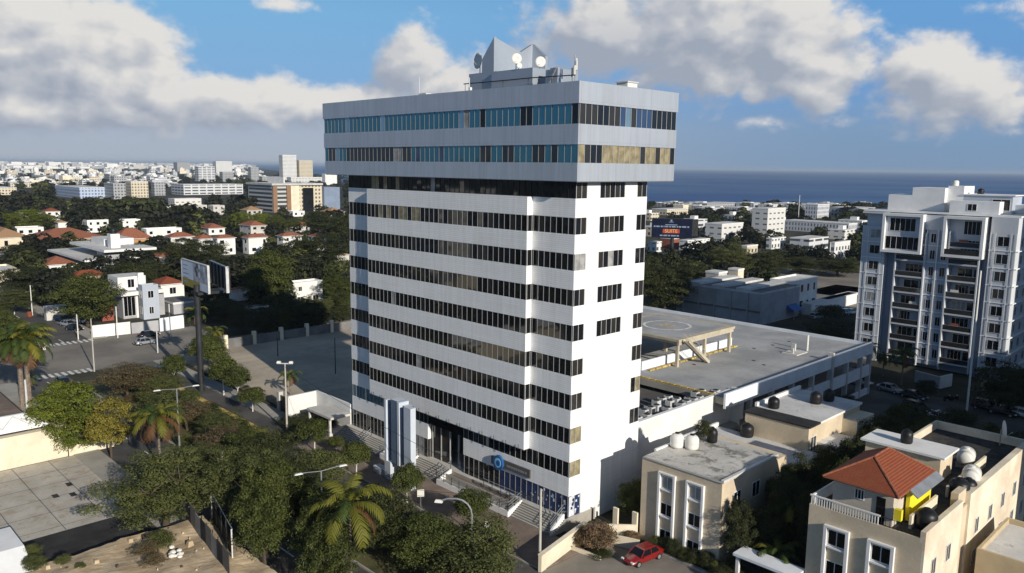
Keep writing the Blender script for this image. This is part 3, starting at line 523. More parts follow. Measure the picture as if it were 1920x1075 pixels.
railing([(-12, -1.0, 1.3), (-6.3, -1.0, 1.3)], 'inner railing along the platform under the sign board')
railing([(-35, -2.6, .2), (-35, -.6, 1.35)], 'railing dividing the leftmost flight of steps')
# ---------------------------------------------------------------- trees: unit prototypes (height 1, crown about 1 wide), shared meshes
def crown_mesh(name, mat, seed, clumps, per, leaf, zc=.62, rz=.36, rxy=.40, cut=-.55, cr=(.10, .19), fill=.75, drop=.0, aspect=1.7, lift=.5):
    rr = np.random.default_rng(seed); cs = []
    while len(cs) < clumps:
        p = rr.normal(size=3); p /= np.linalg.norm(p); rad = rr.uniform(fill, 1.0)
        if rr.random() < .22: rad *= rr.uniform(.35, .9)
        q = p*rad
        if q[2] < cut: continue
        lob = 1+.20*math.sin(3*math.atan2(q[1], q[0])+seed)+.12*math.sin(5*math.atan2(q[1], q[0])+seed*2.1+q[2]*3)
        cs.append((q[0]*rxy*lob, q[1]*rxy*lob, zc+q[2]*rz*(1+.12*math.sin(4*q[0]+seed)), rr.uniform(*cr), rr.uniform(0, 1)))
    N = clumps*per; c = np.repeat(np.array(cs), per, axis=0)
    d = rr.normal(size=(N, 3)); d /= np.linalg.norm(d, axis=1)[:, None]
    d[:, 2] = np.where(d[:, 2] < -.3, -d[:, 2]*.6, d[:, 2])
    rad = rr.uniform(.62, 1.04, N)[:, None]; P = c[:, :3]+d*rad*c[:, 3:4]*np.array([1.15, 1.15, .8])
    P[:, 2] -= drop*rr.random(N)*c[:, 3]
    nrm = d+rr.normal(size=(N, 3))*.55+np.array([0, 0, lift]); nrm /= np.linalg.norm(nrm, axis=1)[:, None]
    a = np.cross(nrm, rr.normal(size=(N, 3))); a /= np.linalg.norm(a, axis=1)[:, None]; bb = np.cross(nrm, a)
    s = (leaf*rr.uniform(.6, 1.25, N))[:, None]
    bend = nrm*s*.25
    V = np.stack([P-a*s*aspect*.5, P-bb*s*.42+bend, P+a*s*aspect*.5, P+bb*s*.42+bend], axis=1).reshape(-1, 3)
    me = bpy.data.meshes.new(name); me.vertices.add(4*N); me.vertices.foreach_set('co', V.ravel())
    me.loops.add(4*N); me.loops.foreach_set('vertex_index', np.arange(4*N)); me.polygons.add(N); me.polygons.foreach_set('loop_start', np.arange(0, 4*N, 4))
    at = me.attributes.new('tint', 'FLOAT', 'FACE'); tt = np.clip(c[:, 4]*.55+rr.random(N)*.5-.05, 0, 1); at.data.foreach_set('value', tt.astype(np.float32))
    me.materials.append(M[mat]); me.update(); me.validate(); return me
def trunk_mesh(name, seed, mat='bark', r=.022, limbs=6, bare=False, zc=.62):
    rr = random.Random(seed); mb = MB(); top = Vector((rr.uniform(-.03, .03), rr.uniform(-.03, .03), .42))
    mb.tube((0, 0, -.02), (top.x*.4, top.y*.4, .2), r*1.25, mat, r*.95, 7); mb.tube((top.x*.4, top.y*.4, .2), top, r*.95, mat, r*.75, 7)
    for i in range(limbs):
        a = i*2.4+seed; k = Vector((math.cos(a)*rr.uniform(.16, .3), math.sin(a)*rr.uniform(.16, .3), rr.uniform(.55, .86))); m = top.lerp(k, .5)+Vector((0, 0, -.03))
        mb.tube(top+Vector((0, 0, -.05)), m, r*.55, mat, r*.4, 6); mb.tube(m, k, r*.4, mat, r*.14, 5)
        for j in range(4 if bare else 2):
            q = k+Vector((rr.uniform(-.16, .16), rr.uniform(-.16, .16), rr.uniform(-.02, .14))); mb.tube(m.lerp(k, .5+.15*j if j < 3 else .9), q, r*.2, mat, r*.06, 4)
    o = mb.build(name); me = o.data; bpy.data.objects.remove(o); return me
TREE = {}
def defkind(k, mat, seeds, clumps, per, leaf, trunk='bark', tr=.022, bare=False, **kw):
    TREE[k] = [(crown_mesh('crown_'+k, mat, s, clumps, per, leaf, **kw), trunk_mesh('trunk_'+k, s, trunk, tr, bare=bare)) for s in seeds]
defkind('dark', 'leaf_dark', (1, 2), 100, 200, .017, zc=.53, rz=.45, cut=-.85, cr=(.08, .15), fill=.6); defkind('mid', 'leaf_mid', (3, 4), 100, 200, .017, zc=.53, rz=.45, cut=-.85, cr=(.08, .15), fill=.6); defkind('lime', 'leaf_lime', (5,), 240, 110, .017, zc=.53, rz=.46, cut=-.8, fill=.85, cr=(.06, .12))
defkind('olive', 'leaf_olive', (6, 7), 150, 200, .0115, bare=True, fill=.5, zc=.55, rz=.42, cut=-.8, cr=(.05, .105)); defkind('dry', 'leaf_dry', (8,), 170, 80, .014, bare=True, fill=.45, cr=(.045, .10))
defkind('yellow', 'leaf_yellow', (9,), 120, 110, .022, zc=.55, rz=.42, cr=(.06, .13)); defkind('tall', 'leaf_mid', (10, 11, 12), 190, 90, .017, zc=.56, rz=.42, rxy=.38, cut=-.9, cr=(.05, .11), fill=.5, lift=.9, drop=-.8)
defkind('street', 'leaf_mid', (13, 14), 90, 110, .028, trunk='white_trunk', tr=.02, zc=.66, rz=.30); defkind('bush', 'leaf_olive', (15, 16), 110, 100, .024, zc=.48, rz=.46, rxy=.44, cr=(.12, .2)); defkind('bougain', 'bougain', (17,), 90, 90, .03, zc=.48, rz=.46, cr=(.14, .24)); defkind('shrub', 'leaf_dark', (18,), 80, 90, .03, zc=.48, rz=.46, cr=(.14, .24))
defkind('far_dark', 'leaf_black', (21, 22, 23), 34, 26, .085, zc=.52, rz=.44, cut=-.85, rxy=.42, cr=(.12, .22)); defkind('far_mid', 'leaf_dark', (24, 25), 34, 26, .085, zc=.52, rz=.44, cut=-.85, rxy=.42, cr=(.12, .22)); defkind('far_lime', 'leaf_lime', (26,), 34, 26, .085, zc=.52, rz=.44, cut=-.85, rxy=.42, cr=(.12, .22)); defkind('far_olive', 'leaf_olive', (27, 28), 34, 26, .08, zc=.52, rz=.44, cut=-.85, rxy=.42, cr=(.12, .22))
NT = [0]
def tree(x, y, w, h, kind, label, name='tree', cat='tree', group=None, z=0.0, parts=True, rot=None):
    v = TREE[kind]; NT[0] += 1; cm, tm = v[NT[0] % len(v)]; a = (NT[0]*2.399) % 6.283 if rot is None else rot
    if not parts:
        o = bpy.data.objects.new(name, cm); COL.objects.link(o)
    else:
        o = bpy.data.objects.new(name, None); COL.objects.link(o); o.empty_display_size = .2
        for nm, me in (('crown', cm), ('trunk', tm)): c = bpy.data.objects.new(nm, me); COL.objects.link(c); c.parent = o
    o.location = (x, y, z); o.rotation_euler = (0, 0, a); o.scale = (w, w*(.92+.16*((NT[0]*.618) % 1)), h); return tag(o, label, cat, group)
def tpx(px, pyb, wpx, pytop, kind, label, z=0.0, **kw):      # where the photo shows a tree: base pixel, crown width in pixels, top row
    x, y = G(px, pyb, z); d = dist(x, y); w = wpx*d/F0*1.0; h = hz(x, y, pytop)-z
    return tree(x, y, w, max(h, 1.0), kind, label, z=z, **kw)
def palm(x, y, h, fr, label, mat='frond_green', nf=18, L=3.4, z=0.0, seed=1, droop=1.0, dry=3, name='palm_tree', lean=.0, tr=.17, trunks=1):
    t = thing(name, label, 'palm tree', (x, y, z)); rr = random.Random(seed); tops = []
    mb = MB()
    for q in range(trunks):
        p = Vector((q*.9-(trunks-1)*.45, (q % 2)*.7, 0)); pts = [p+Vector((lean*(k/6)**2*h+q*.15*k/6, 0, h*k/6)) for k in range(7)]; tops.append(pts[-1])
        for k in range(6): mb.tube(pts[k], pts[k+1], tr*(1.35 if k == 0 else 1.0-.05*k), 'palm_bark', tr*(.95-.05*k), 8)
    mb.build('trunk', t, local=True)
    for tp in tops:
        mb = MB()
        for i in range(nf):
            a = i*2.39996+rr.uniform(-.2, .2); el = 1.25-1.75*(i/nf)+rr.uniform(-.12, .12); m = mat if i < nf-dry else 'frond_dry'
            if i < nf-dry and rr.random() < fr: m = 'frond_gold'
            l = L*rr.uniform(.85, 1.1)*(.8 if i < 3 else 1); ca, sa = math.cos(a), math.sin(a); p = Vector(tp); el2 = el; K = 9; prev = p.copy(); side = Vector((-sa, ca, 0))
            for k in range(K):
                el2 -= droop*(.07+.040*k); dr = Vector((ca*math.cos(el2), sa*math.cos(el2), math.sin(el2))); nx = prev+dr*(l/K)
                wv = .028*(1-k/K)+.008; mb.face([prev-side*wv, prev+side*wv, nx+side*wv*.8, nx-side*wv*.8], m)
                if k > 0:
                    ll = l*.22*math.sin(math.pi*(.16+.8*k/K))+.08
                    for hh in range(2):
                        bp = prev.lerp(nx, hh/2)
                        for s in (-1, 1):
                            tip = bp+side*s*ll*.72+dr*ll*.55+Vector((0, 0, -ll*(.30+rr.uniform(0, .25)))); wd = dr*(l*.021)
                            md = bp.lerp(tip, .5)+Vector((0, 0, ll*.06)); mb.face([bp-wd, md-wd*1.1, tip, md+wd*1.1, bp+wd], m)
                prev = nx
        mb.build('crown', t, local=True)
    return t
# ---------------------------------------------------------------- poles, lamps, billboards
def pole(x, y, h, label, r=.14, m='pole_concrete', arm=True, z=0.0, name='utility_pole', cat='pole'):
    t = thing(name, label, cat, (x, y, z)); mb = MB(); mb.tube((0, 0, 0), (0, 0, h), r, m, r*.7, 8); mb.build('shaft', t, local=True)
    if arm:
        mb = MB(); mb.box(-.9, .9, -.06, .06, h-.75, h-.62, 'steel_dark')
        for k in (-.8, -.3, .3, .8): mb.lathe((k, 0, h-.62), [(.04, 0), (.06, .08), (.03, .18)], 'plastic_white', 6)
        mb.build('crossarm', t, local=True)
    return t
def lamp_double(x, y, h, rotz, label, L=2.6, m='steel'):
    t = thing('street_lamp', label, 'street lamp', (x, y, 0), 'double arm street lamps in the median', rotz)
    mb = MB(); mb.tube((0, 0, 0), (0, 0, h), .13, m, .07, 8); mb.build('post', t, local=True)
    for s in (-1, 1):
        mb = MB(); mb.tube((0, 0, h), (s*L*.55, 0, h+.14), .045, m, n=6); mb.tube((s*L*.55, 0, h+.14), (s*L*.7, 0, h+.15), .05, m, n=6); a = mb.build('arm', t, local=True)
        mb = MB(); mb.frust((min(s*L*.68, s*L), max(s*L*.68, s*L), -.15, .15), (min(s*L*.72, s*L*.96), max(s*L*.72, s*L*.96), -.1, .1), h+.10, h+.22, 'ac_grey'); mb.build('lamp_head', t, local=True)
    return t
def lamp_t(x, y, h, rotz, label):
    t = thing('flood_lamp', label, 'street lamp', (x, y, 0), None, rotz); mb = MB(); mb.tube((0, 0, 0), (0, 0, h), .15, 'pole_concrete', .09, 8); mb.build('post', t, local=True)
    mb = MB(); mb.box(-1.1, 1.1, -.07, .07, h-.05, h+.07, 'ac_grey'); mb.build('crossbar', t, local=True)
    for s in (-.85, .85): mb = MB(); mb.frust((s-.28, s+.28, -.22, .22), (s-.2, s+.2, -.15, .15), h+.07, h+.34, 'plastic_white'); mb.build('lamp_head', t, local=True)
def lamp_curve(x, y, h, rotz, label):
    t = thing('curved_lamp', label, 'street lamp', (x, y, 0), None, rotz); mb = MB(); pts = [(0, 0, 0), (0, 0, h-1.4)]+[(-1.4+1.4*math.cos(a), 0, h-1.4+1.4*math.sin(a)) for a in (.4, .8, 1.2, 1.57)]+[(-2.3, 0, h-.08), (-2.8, 0, h-.28)]
    mb.path(pts, .085, 'steel', 8); mb.build('post', t, local=True); mb = MB(); mb.frust((-3.5, -2.75, -.16, .16), (-3.4, -2.8, -.1, .1), h-.5, h-.26, 'plastic_white'); mb.build('lamp_head', t, local=True)
def small_sign(x, y, h, label, w=.6, m='plastic_white', rotz=.9):
    t = thing('sign_post', label, 'sign', (x, y, .1), None, rotz); mb = MB(); mb.tube((0, 0, 0), (0, 0, h), .04, 'steel', n=6); mb.build('post', t, local=True); mb = MB(); mb.box(-w/2, w/2, -.05, -.02, h-w*1.1, h, m); mb.build('sign_plate', t, local=True)
def fence_wall(pts, h, label, wm, pm_=None, pillar=None, z=0.0, ph=None, th=.22, name='garden_wall', cat='wall', cap=None):
    t = thing(name, label, cat, (pts[0][0], pts[0][1], z))
    for a, c in zip(pts, pts[1:]):
        d = Vector((c[0]-a[0], c[1]-a[1])); L = d.length; n = Vector((-d.y, d.x)).normalized()*th/2; mb = MB()
        q = [(a[0]-n.x, a[1]-n.y), (c[0]-n.x, c[1]-n.y), (c[0]+n.x, c[1]+n.y), (a[0]+n.x, a[1]+n.y)]; mb.prism(q, 2, z, z+h, wm); mb.build('panel', t)
        if cap:
            n2 = n*1.4; q = [(a[0]-n2.x, a[1]-n2.y), (c[0]-n2.x, c[1]-n2.y), (c[0]+n2.x, c[1]+n2.y), (a[0]+n2.x, a[1]+n2.y)]; mb = MB(); mb.prism(q, 2, z+h, z+h+.1, cap); mb.build('coping', t)
        if pillar:
            k = max(1, round(L/pillar))
            for i in range(k+1): p = (a[0]+d.x*i/k, a[1]+d.y*i/k); mb = MB(); w = th*1.6; mb.box(p[0]-w, p[0]+w, p[1]-w, p[1]+w, z, z+(ph or h+.5), pm_ or wm); mb.build('pillar', t)
    return t
# ---------------------------------------------------------------- vehicles (nose towards +x)
def make_car(paint, suv=False, L=4.4, name='parked_car'):
    t = thing(name, 'car', 'car'); hw = .88; zb = .24; bel = .86 if not suv else 1.0; top = 1.42 if not suv else 1.68
    st = [(-L/2, .62, .42, bel-.10), (-L/2+.12, .80, .30, bel-.0), (-L/2+.6, hw, zb, bel+.04), (-L*.18, hw+.02, zb, bel), (L*.14, hw+.02, zb, bel-.02), (L/2-1.0, hw, zb, bel-.07), (L/2-.35, .82, zb+.02, bel-.17), (L/2-.04, .66, .32, bel-.30), (L/2, .55, .40, bel-.36)]
    mb = MB(); v = []; f = []
    for x, w, z0, z1 in st:
        zm = z0+(z1-z0)*.62; v += [(x, -w*.86, z0), (x, -w, z0+.12), (x, -w, zm), (x, -w*.88, z1), (x, 0, z1+.05), (x, w*.88, z1), (x, w, zm), (x, w, z0+.12), (x, w*.86, z0)]
    m = 9
    for k in range(len(st)-1): f += [(k*m+i, k*m+(i+1) % m, (k+1)*m+(i+1) % m, (k+1)*m+i) for i in range(m)]
    f += [tuple(range(m)), tuple((len(st)-1)*m+i for i in range(m-1, -1, -1))]
    mb.poly(v, f, paint); mb.build('body', t, True, local=True)
    xr = (-L*.36, -L*.27) if not suv else (-L/2+.22, -L/2+.42); xf = (L*.24, L*.10)
    cb = [(xr[0], xf[0], .80, bel-.04), (xr[1], xf[1], .62, top-.05)]
    def ring(x0, x1, w, z): return [(x0, -w, z), (x1, -w, z), (x1, w, z), (x0, w, z)]
    mb = MB(); lo = ring(*cb[0]); hi = ring(*cb[1]); mb.poly(lo+hi, [(0, 1, 5, 4), (1, 2, 6, 5), (2, 3, 7, 6), (3, 0, 4, 7)], 'glass_dark'); mb.build('windows', t, local=True)
    mb = MB(); r0 = ring(xr[1]-.03, xf[1]+.03, .65, top-.06); r1 = ring(xr[1]+.12, xf[1]-.15, .52, top); mb.poly(r0+r1, [(0, 1, 5, 4), (1, 2, 6, 5), (2, 3, 7, 6), (3, 0, 4, 7), (4, 5, 6, 7)], paint)
    for i in range(4): mb.tube(lo[i], hi[i], .05, paint, n=5, cap=False)
    for s in (-1, 1): mb.tube(((xr[0]+xf[0])/2-.1, s*.80, bel-.04), ((xr[1]+xf[1])/2-.02, s*.63, top-.05), .045, paint, n=5, cap=False)
    mb.build('roof', t, local=True)
    for x in (-L*.31, L*.32):
        for s in (-1, 1):
            mb = MB(); mb.tube((x, s*(hw-.16), .33), (x, s*(hw+.03), .33), .33, 'rubber', n=16); w = mb.build('wheel', t, local=True)
            mb = MB(); mb.tube((x, s*(hw+.0), .33), (x, s*(hw+.045), .33), .2, 'steel', n=12); mb.build('rim', w, local=True)
    for s in (-1, 1):
        mb = MB(); mb.box(L/2-.24, L/2-.03, s*.62-.16, s*.62+.16, bel-.36, bel-.22, 'lamp_clear'); mb.build('headlight', t, local=True)
        mb = MB(); mb.box(-L/2-.01, -L/2+.1, s*.60-.13, s*.60+.13, bel-.22, bel-.04, 'lamp_red'); mb.build('taillight', t, local=True)
        mb = MB(); mb.box(L*.17, L*.17+.16, s*.9-.1 if s > 0 else -1.0, 1.0 if s > 0 else -.8, bel-.02, bel+.12, paint); mb.build('mirror', t, local=True)
    return t
CARS = {}
def car(x, y, rotz, paint, label, suv=False, z=.03, s=1.0):
    k = (paint, suv)
    if k not in CARS: CARS[k] = make_car(paint, suv)
    return put(CARS[k], USED, (x, y, z), rotz, (s, s, s), label, None)
def motorbike(x, y, rotz, label):
    t = thing('motorbike', label, 'motorbike', (x, y, .03), None, rotz)
    for px in (-.62, .62):
        mb = MB(); mb.tube((px, -.05, .3), (px, .05, .3), .3, 'rubber', n=14); mb.build('wheel', t, local=True)
    mb = MB(); mb.frust((-.45, .35, -.13, .13), (-.7, .4, -.14, .14), .35, .72, 'car_black'); mb.box(-.75, .05, -.14, .14, .72, .8, 'rubber'); mb.tube((.62, 0, .3), (.42, 0, 1.0), .04, 'steel'); mb.build('body', t, local=True)
    mb = MB(); mb.tube((.42, -.34, 1.02), (.42, .34, 1.02), .025, 'steel_dark'); mb.box(.4, .56, -.1, .1, .8, 1.0, 'plastic_white'); mb.build('handlebar', t, local=True)
def tank(loc, r, h, m, label, group='water tanks on roofs', lid=True):
    t = thing('water_tank', label, 'water tank', loc, group); mb = MB()
    mb.lathe((0, 0, 0), [(r*.86, 0), (r*.98, h*.1), (r, h*.3), (r*.98, h*.34), (r, h*.38), (r, h*.6), (r*.96, h*.74), (r*.72, h*.9), (r*.34, h*.97)], m, 20); mb.build('body', t, True, local=True)
    mb = MB(); mb.lathe((0, 0, h*.95), [(r*.34, 0), (r*.34, h*.08), (r*.1, h*.1)], m if m == 'plastic_black' else 'plastic_black' if lid else m, 12); mb.build('lid', t, local=True); return t
# ---------------------------------------------------------------- buildings
def win(parent, face, c, u0, u1, z0, z1, fm='white_frame', gm='glass_dark', depth=.06, bars=1, frame=True, sill=False):
    # window on an axis-aligned wall; face: '+x', '-y', ... ; c = wall plane
    s = 1 if face[0] == '+' else -1; ax = face[1]; pn = MB()
    def bx(mb, a0, a1, d0, d1, b0, b1, m):
        lo, hi = sorted((c+s*d0, c+s*d1)); mb.box(lo, hi, a0, a1, b0, b1, m) if ax == 'x' else mb.box(a0, a1, lo, hi, b0, b1, m)
    bx(pn, u0+.03, u1-.03, .004, .02, z0+.03, z1-.03, gm); o = pn.build('window', parent)
    if frame:
        fr = MB(); w = .07
        bx(fr, u0, u1, .005, depth, z1-w, z1, fm); bx(fr, u0, u1, .005, depth, z0, z0+w, fm); bx(fr, u0, u0+w, .005, depth, z0+w, z1-w, fm); bx(fr, u1-w, u1, .005, depth, z0+w, z1-w, fm)
        for i in range(1, bars+1): u = u0+(u1-u0)*i/(bars+1); bx(fr, u-.03, u+.03, .021, depth*.8, z0+w, z1-w, fm)
        fr.build('frame', o)
    return o
def hip(mb, x0, x1, y0, y1, z, h, m, ov=.5):
    x0 -= ov; x1 += ov; y0 -= ov; y1 += ov; w, d = x1-x0, y1-y0; k = min(w, d)/2
    if w > d: r0, r1 = (x0+k, (y0+y1)/2, z+h), (x1-k, (y0+y1)/2, z+h)
    else: r0, r1 = ((x0+x1)/2, y0+k, z+h), ((x0+x1)/2, y1-k, z+h)
    a, b_, c, d_ = (x0, y0, z), (x1, y0, z), (x1, y1, z), (x0, y1, z)
    if w > d: fs = [[a, b_, r1, r0], [b_, c, r1], [c, d_, r0, r1], [d_, a, r0]]
    else: fs = [[a, b_, r0], [b_, c, r1, r0], [c, d_, r1], [d_, a, r0, r1]]
    for f in fs: mb.face(f, m)
    mb.box(x0, x1, y0, y1, z-.16, z-.01, 'white_paint'); return r0, r1
BB = []
def reg(x1, y0, w, d, h, z=0.0):
    c = [pix(x, y, q) for x in (x1-w, x1) for y in (y0, y0+d) for q in (z, z+h)]; b_ = [p[1] for p in c]
    BB.append((min(p[0] for p in c), max(p[0] for p in c), min(b_), pix(x1, y0, z)[1], dist(x1, y0), (x1-w-1.5, x1+1.5, y0-1.5, y0+d+1.5)))
def house(x1, y0, w, d, h, label, wm='stucco_white', roof='flat', rm='pale_roof', z=0.0, name='house', cat='house', group=None, storeys=2, wins=True, seed=0, gm='glass_dark', frame=True, rh=None, terrace=0):
    # x1,y0 = the corner nearest to the camera; body runs to -x and +y
    reg(x1, y0, w, d, h, z); t = thing(name, label, cat, (x1-w/2, y0+d/2, z), group); rr = random.Random(seed+int(abs(x1*7+y0*3))); mb = MB(); mb.box(x1-w, x1, y0, y0+d, z-.3, z+h, wm); mb.build('wall', t)
    mb = MB()
    if roof == 'hip': hip(mb, x1-w, x1, y0, y0+d, z+h+.17, rh or min(w, d)*.26, rm)
    else:
        for a in ((x1-w, x1, y0, y0+.25), (x1-w, x1, y0+d-.25, y0+d), (x1-w, x1-w+.25, y0+.25, y0+d-.25), (x1-.25, x1, y0+.25, y0+d-.25)): mb.box(*a, z+h, z+h+.55, wm)
        mb.box(x1-w+.25, x1-.25, y0+.25, y0+d-.25, z+h, z+h+.08, rm)
        if terrace: mb.box(x1-w*.7, x1-w*.3, y0+d*.3, y0+d*.65, z+h+.08, z+h+2.4, wm)
    mb.build('roof', t)
    if wins:
        fh = h/storeys
        for f, a0, a1, c in (('+x', y0, y0+d, x1), ('-y', x1-w, x1, y0)):
            n = max(1, int((a1-a0)/3.4))
            for s in range(storeys):
                for i in range(n):
                    if rr.random() < .14: continue
                    u = a0+(a1-a0)*(i+.5)/n; ww = rr.choice((.55, .7, .9)); win(t, f, c, u-ww, u+ww, z+s*fh+fh*.32, z+s*fh+fh*.78, gm=gm, frame=frame)
    return t
def hpx(pxl, pxr, pyb, pyt, w, label, z=0.0, **kw):     # the sunny +x face spans pxl..pxr in the photo, base row pyb and top row pyt at its left end
    x, y = G(pxl, pyb, z); a, c = 0.0, 400.0
    for _ in range(50):
        m = (a+c)/2
        if pix(x, y+m, z)[0] < pxr: a = m
        else: c = m
    return house(x, y, w, max(a, 2), max(hz(x, y, pyt)-z, 2.2), label, z=z, **kw)
# ---------------------------------------------------------------- parking deck with helipad behind the tower
t = thing('parking_deck', 'low white parking deck with an open rooftop behind the tower', 'parking deck', (-20, 50, 0))
mb = MB(); mb.box(-48, .2, 30, 76, 7.3, 8.2, 'concrete', 'deck_paint'); mb.box(-48, .2, 30.2, 76, 3.4, 3.9, 'concrete'); mb.build('slab', t)
mb = MB(); mb.box(.2, .5, 29.4, 76.3, 7.0, 9.0, 'wall_blue_white'); mb.build('parapet', t); mb = MB(); mb.box(-48, .2, 76, 76.3, 7.0, 8.7, 'wall_blue_white'); mb.build('parapet', t)
mb = MB(); mb.box(.2, .45, 48, 76.2, 3.3, 5.2, 'wall_blue_white'); mb.build('parapet', t); mb = MB(); mb.box(.2, .45, 30, 76.2, 0, 1.1, 'wall_blue_white'); mb.build('parapet', t)
for y in (36, 42, 48, 54.4, 60.5, 66.5, 72, 75.6):
    mb = MB(); mb.box(-.15, .55 if y != 60.5 else .75, y-.25, y+.25, 0, 7.0 if y != 60.5 else 9.5, 'concrete_light'); mb.build('column', t)
mb = MB(); mb.box(-12, -11.7, 31, 75.5, 0, 7.3, 'concrete_dark'); mb.build('inner_wall', t)
mb = MB(); mb.box(-30, -1.85, 12.5, 29.99, 6.2, 6.8, 'concrete', 'asphalt'); mb.box(-30, -1.9, 12.5, 29.9, 0, 6.2, 'concrete_dark'); mb.build('lower_roof', t)
mb = MB(); mb.box(-16.1, -15.8, 33.5, 58.5, 8.2, 9.5, 'wall_blue_white'); mb.build('low_wall', t)
for i in range(12): mb = MB(); mb.box(-13.9+i*1.05, -13.9+i*1.05+.85, 30.05, 30.4, 8.2, 8.42, 'kerb_yellow'); mb.build('wheel_stop', t)
for i in range(16): mb = MB(); mb.box(-15.0, -14.65, 34+i*1.55, 35.2+i*1.55, 8.2, 8.42, 'kerb_yellow'); mb.build('wheel_stop', t)
mb = MB(); mb.box(-7, -6.4, 62, 62.4, 8.2, 9.5, 'ac_grey'); mb.box(-6, -5.7, 60, 60.3, 8.2, 9.2, 'ac_grey'); mb.tube((-5.5, 64.5, 8.2), (-5.5, 64.5, 10.8), .18, 'plastic_white'); mb.box(-7.4, -4.8, 59.5, 63.2, 8.2, 8.35, 'concrete_light'); mb.build('vent_pipes', t)
rr = random.Random(8); mb = MB()
for i in range(7): x, y = rr.uniform(-14, -1), rr.uniform(33, 70); mb.box(x, x+.5, y, y+.35, 8.2, 8.26, 'steel_dark')
mb.build('roof_drains', t)
t = thing('white_wall', 'tall sunlit white wall behind the tower hiding rows of air conditioners', 'wall', (-1.6, 24, 0))
mb = MB(); mb.box(-1.8, -1.5, 12.2, 34.5, -.2, 8.2, 'stucco_white'); mb.build('panel', t); mb = MB(); mb.box(-3.6, -1.8, 11.9, 12.2, -.2, 8.2, 'stucco_white'); mb.box(-1.9, -1.4, 12.1, 34.6, 8.2, 8.3, 'white_paint'); mb.box(-1.5, .25, 34.2, 34.5, 3, 8.6, 'stucco_white'); mb.build('coping', t)
ACS = {}
def ac_unit(tall):
    t = thing('air_conditioner', 'ac', 'air conditioner'); h = 1.35 if tall else .95; mb = MB(); mb.box(-.45, .45, -.4, .4, .08, h, 'ac_grey'); mb.box(-.4, .4, -.38, .38, 0, .08, 'steel_dark'); mb.build('case', t, local=True)
    mb = MB(); mb.lathe((0, 0, h), [(.36, 0), (.36, .05), (.1, .08)], 'steel_dark', 14); mb.build('fan_grille', t, local=True); mb = MB(); mb.box(.452, .47, -.34, .34, .2, h-.15, 'steel_dark'); mb.build('coil', t, local=True); return t
k = 0
for r_, x in enumerate((-2.6, -3.9, -5.3)):
    for i in range(14 if r_ < 2 else 10):
        if rr.random() < .12: continue
        y = 13.8+i*1.42+rr.uniform(-.2, .2); tall = rr.random() < .5
        if tall not in ACS: ACS[tall] = ac_unit(tall)
        put(ACS[tall], USED, (x+rr.uniform(-.15, .15), y, 6.8), rr.choice((0, math.pi/2, math.pi)), (1, 1, 1.15), ('tall' if tall else 'low')+' grey air conditioner in the crowded rows behind the white wall', 'air conditioners behind the white wall'); k += 1
t = thing('helipad', 'raised square helipad with a white circle on the parking deck', 'helipad', (-20.7, 46.5, 8.2))
mb = MB(); mb.box(-28.4, -13.0, 38.6, 54.4, 12.1, 12.45, 'heli_tan', 'deck_paint'); mb.build('platform', t)
mb = MB(); mb.box(-28.4, -13.0, 38.6, 39.5, 12.45, 12.46, 'heli_tan'); mb.box(-28.4, -13.0, 53.5, 54.4, 12.45, 12.46, 'heli_tan'); mb.box(-13.9, -13.0, 39.5, 53.5, 12.45, 12.461, 'heli_tan'); mb.box(-28.4, -27.5, 39.5, 53.5, 12.45, 12.461, 'heli_tan')
n = 40; cx, cy = -20.7, 46.6
for i in range(n):
    a, c = 2*math.pi*i/n, 2*math.pi*(i+1)/n; mb.face([(cx+3.9*math.cos(a), cy+3.9*math.sin(a), 12.47), (cx+3.9*math.cos(c), cy+3.9*math.sin(c), 12.47), (cx+3.45*math.cos(c), cy+3.45*math.sin(c), 12.47), (cx+3.45*math.cos(a), cy+3.45*math.sin(a), 12.47)], 'road_paint')
for x in (-.9, .6): mb.box(cx+x, cx+x+.3, cy-1, cy+1, 12.45, 12.47, 'yellow_paint')
mb.box(cx-.6, cx+.6, cy-.15, cy+.15, 12.45, 12.472, 'yellow_paint'); mb.build('markings', t)
for x in (-13.6, -20.7, -27.8):
    for y in (39.2, 46.5, 53.8):
        mb = MB(); mb.box(x-.22, x+.22, y-.22, y+.22, 8.2, 12.1, 'heli_tan'); mb.build('column', t)
mb = MB()
for y in (39.3, 46.5, 53.7): mb.box(-28.2, -13.2, y-.15, y+.15, 11.6, 12.1, 'heli_tan')
for x in (-13.3, -20.7, -28): mb.box(x-.15, x+.15, 38.8, 54.2, 11.58, 12.08, 'heli_tan')
mb.build('beam', t)
t = thing('steel_stair', 'tan metal stair leading from the deck up to the helipad', 'stairs', (-12, 42, 8.2)); mb = MB()
for s in (0, 1.0): mb.prism([(39.3, 12.2), (39.3, 12.5), (45.2, 8.5), (45.2, 8.2), (44.8, 8.2)], 0, -12.8+s, -12.7+s, 'heli_tan')
for i in range(18): mb.box(-12.68, -11.82, 39.4+i*.32, 39.68+i*.32, 12.2-i*.22, 12.24-i*.22, 'heli_tan')
mb.build('flight', t); mb = MB()
for s in (-12.75, -11.75): mb.tube((s, 39.3, 13.4), (s, 45.2, 9.3), .035, 'heli_tan'); mb.tube((s, 45.2, 8.2), (s, 45.2, 9.3), .035, 'heli_tan'); mb.tube((s, 42.2, 10.4), (s, 42.2, 11.4), .035, 'heli_tan')
mb.build('handrail', t)
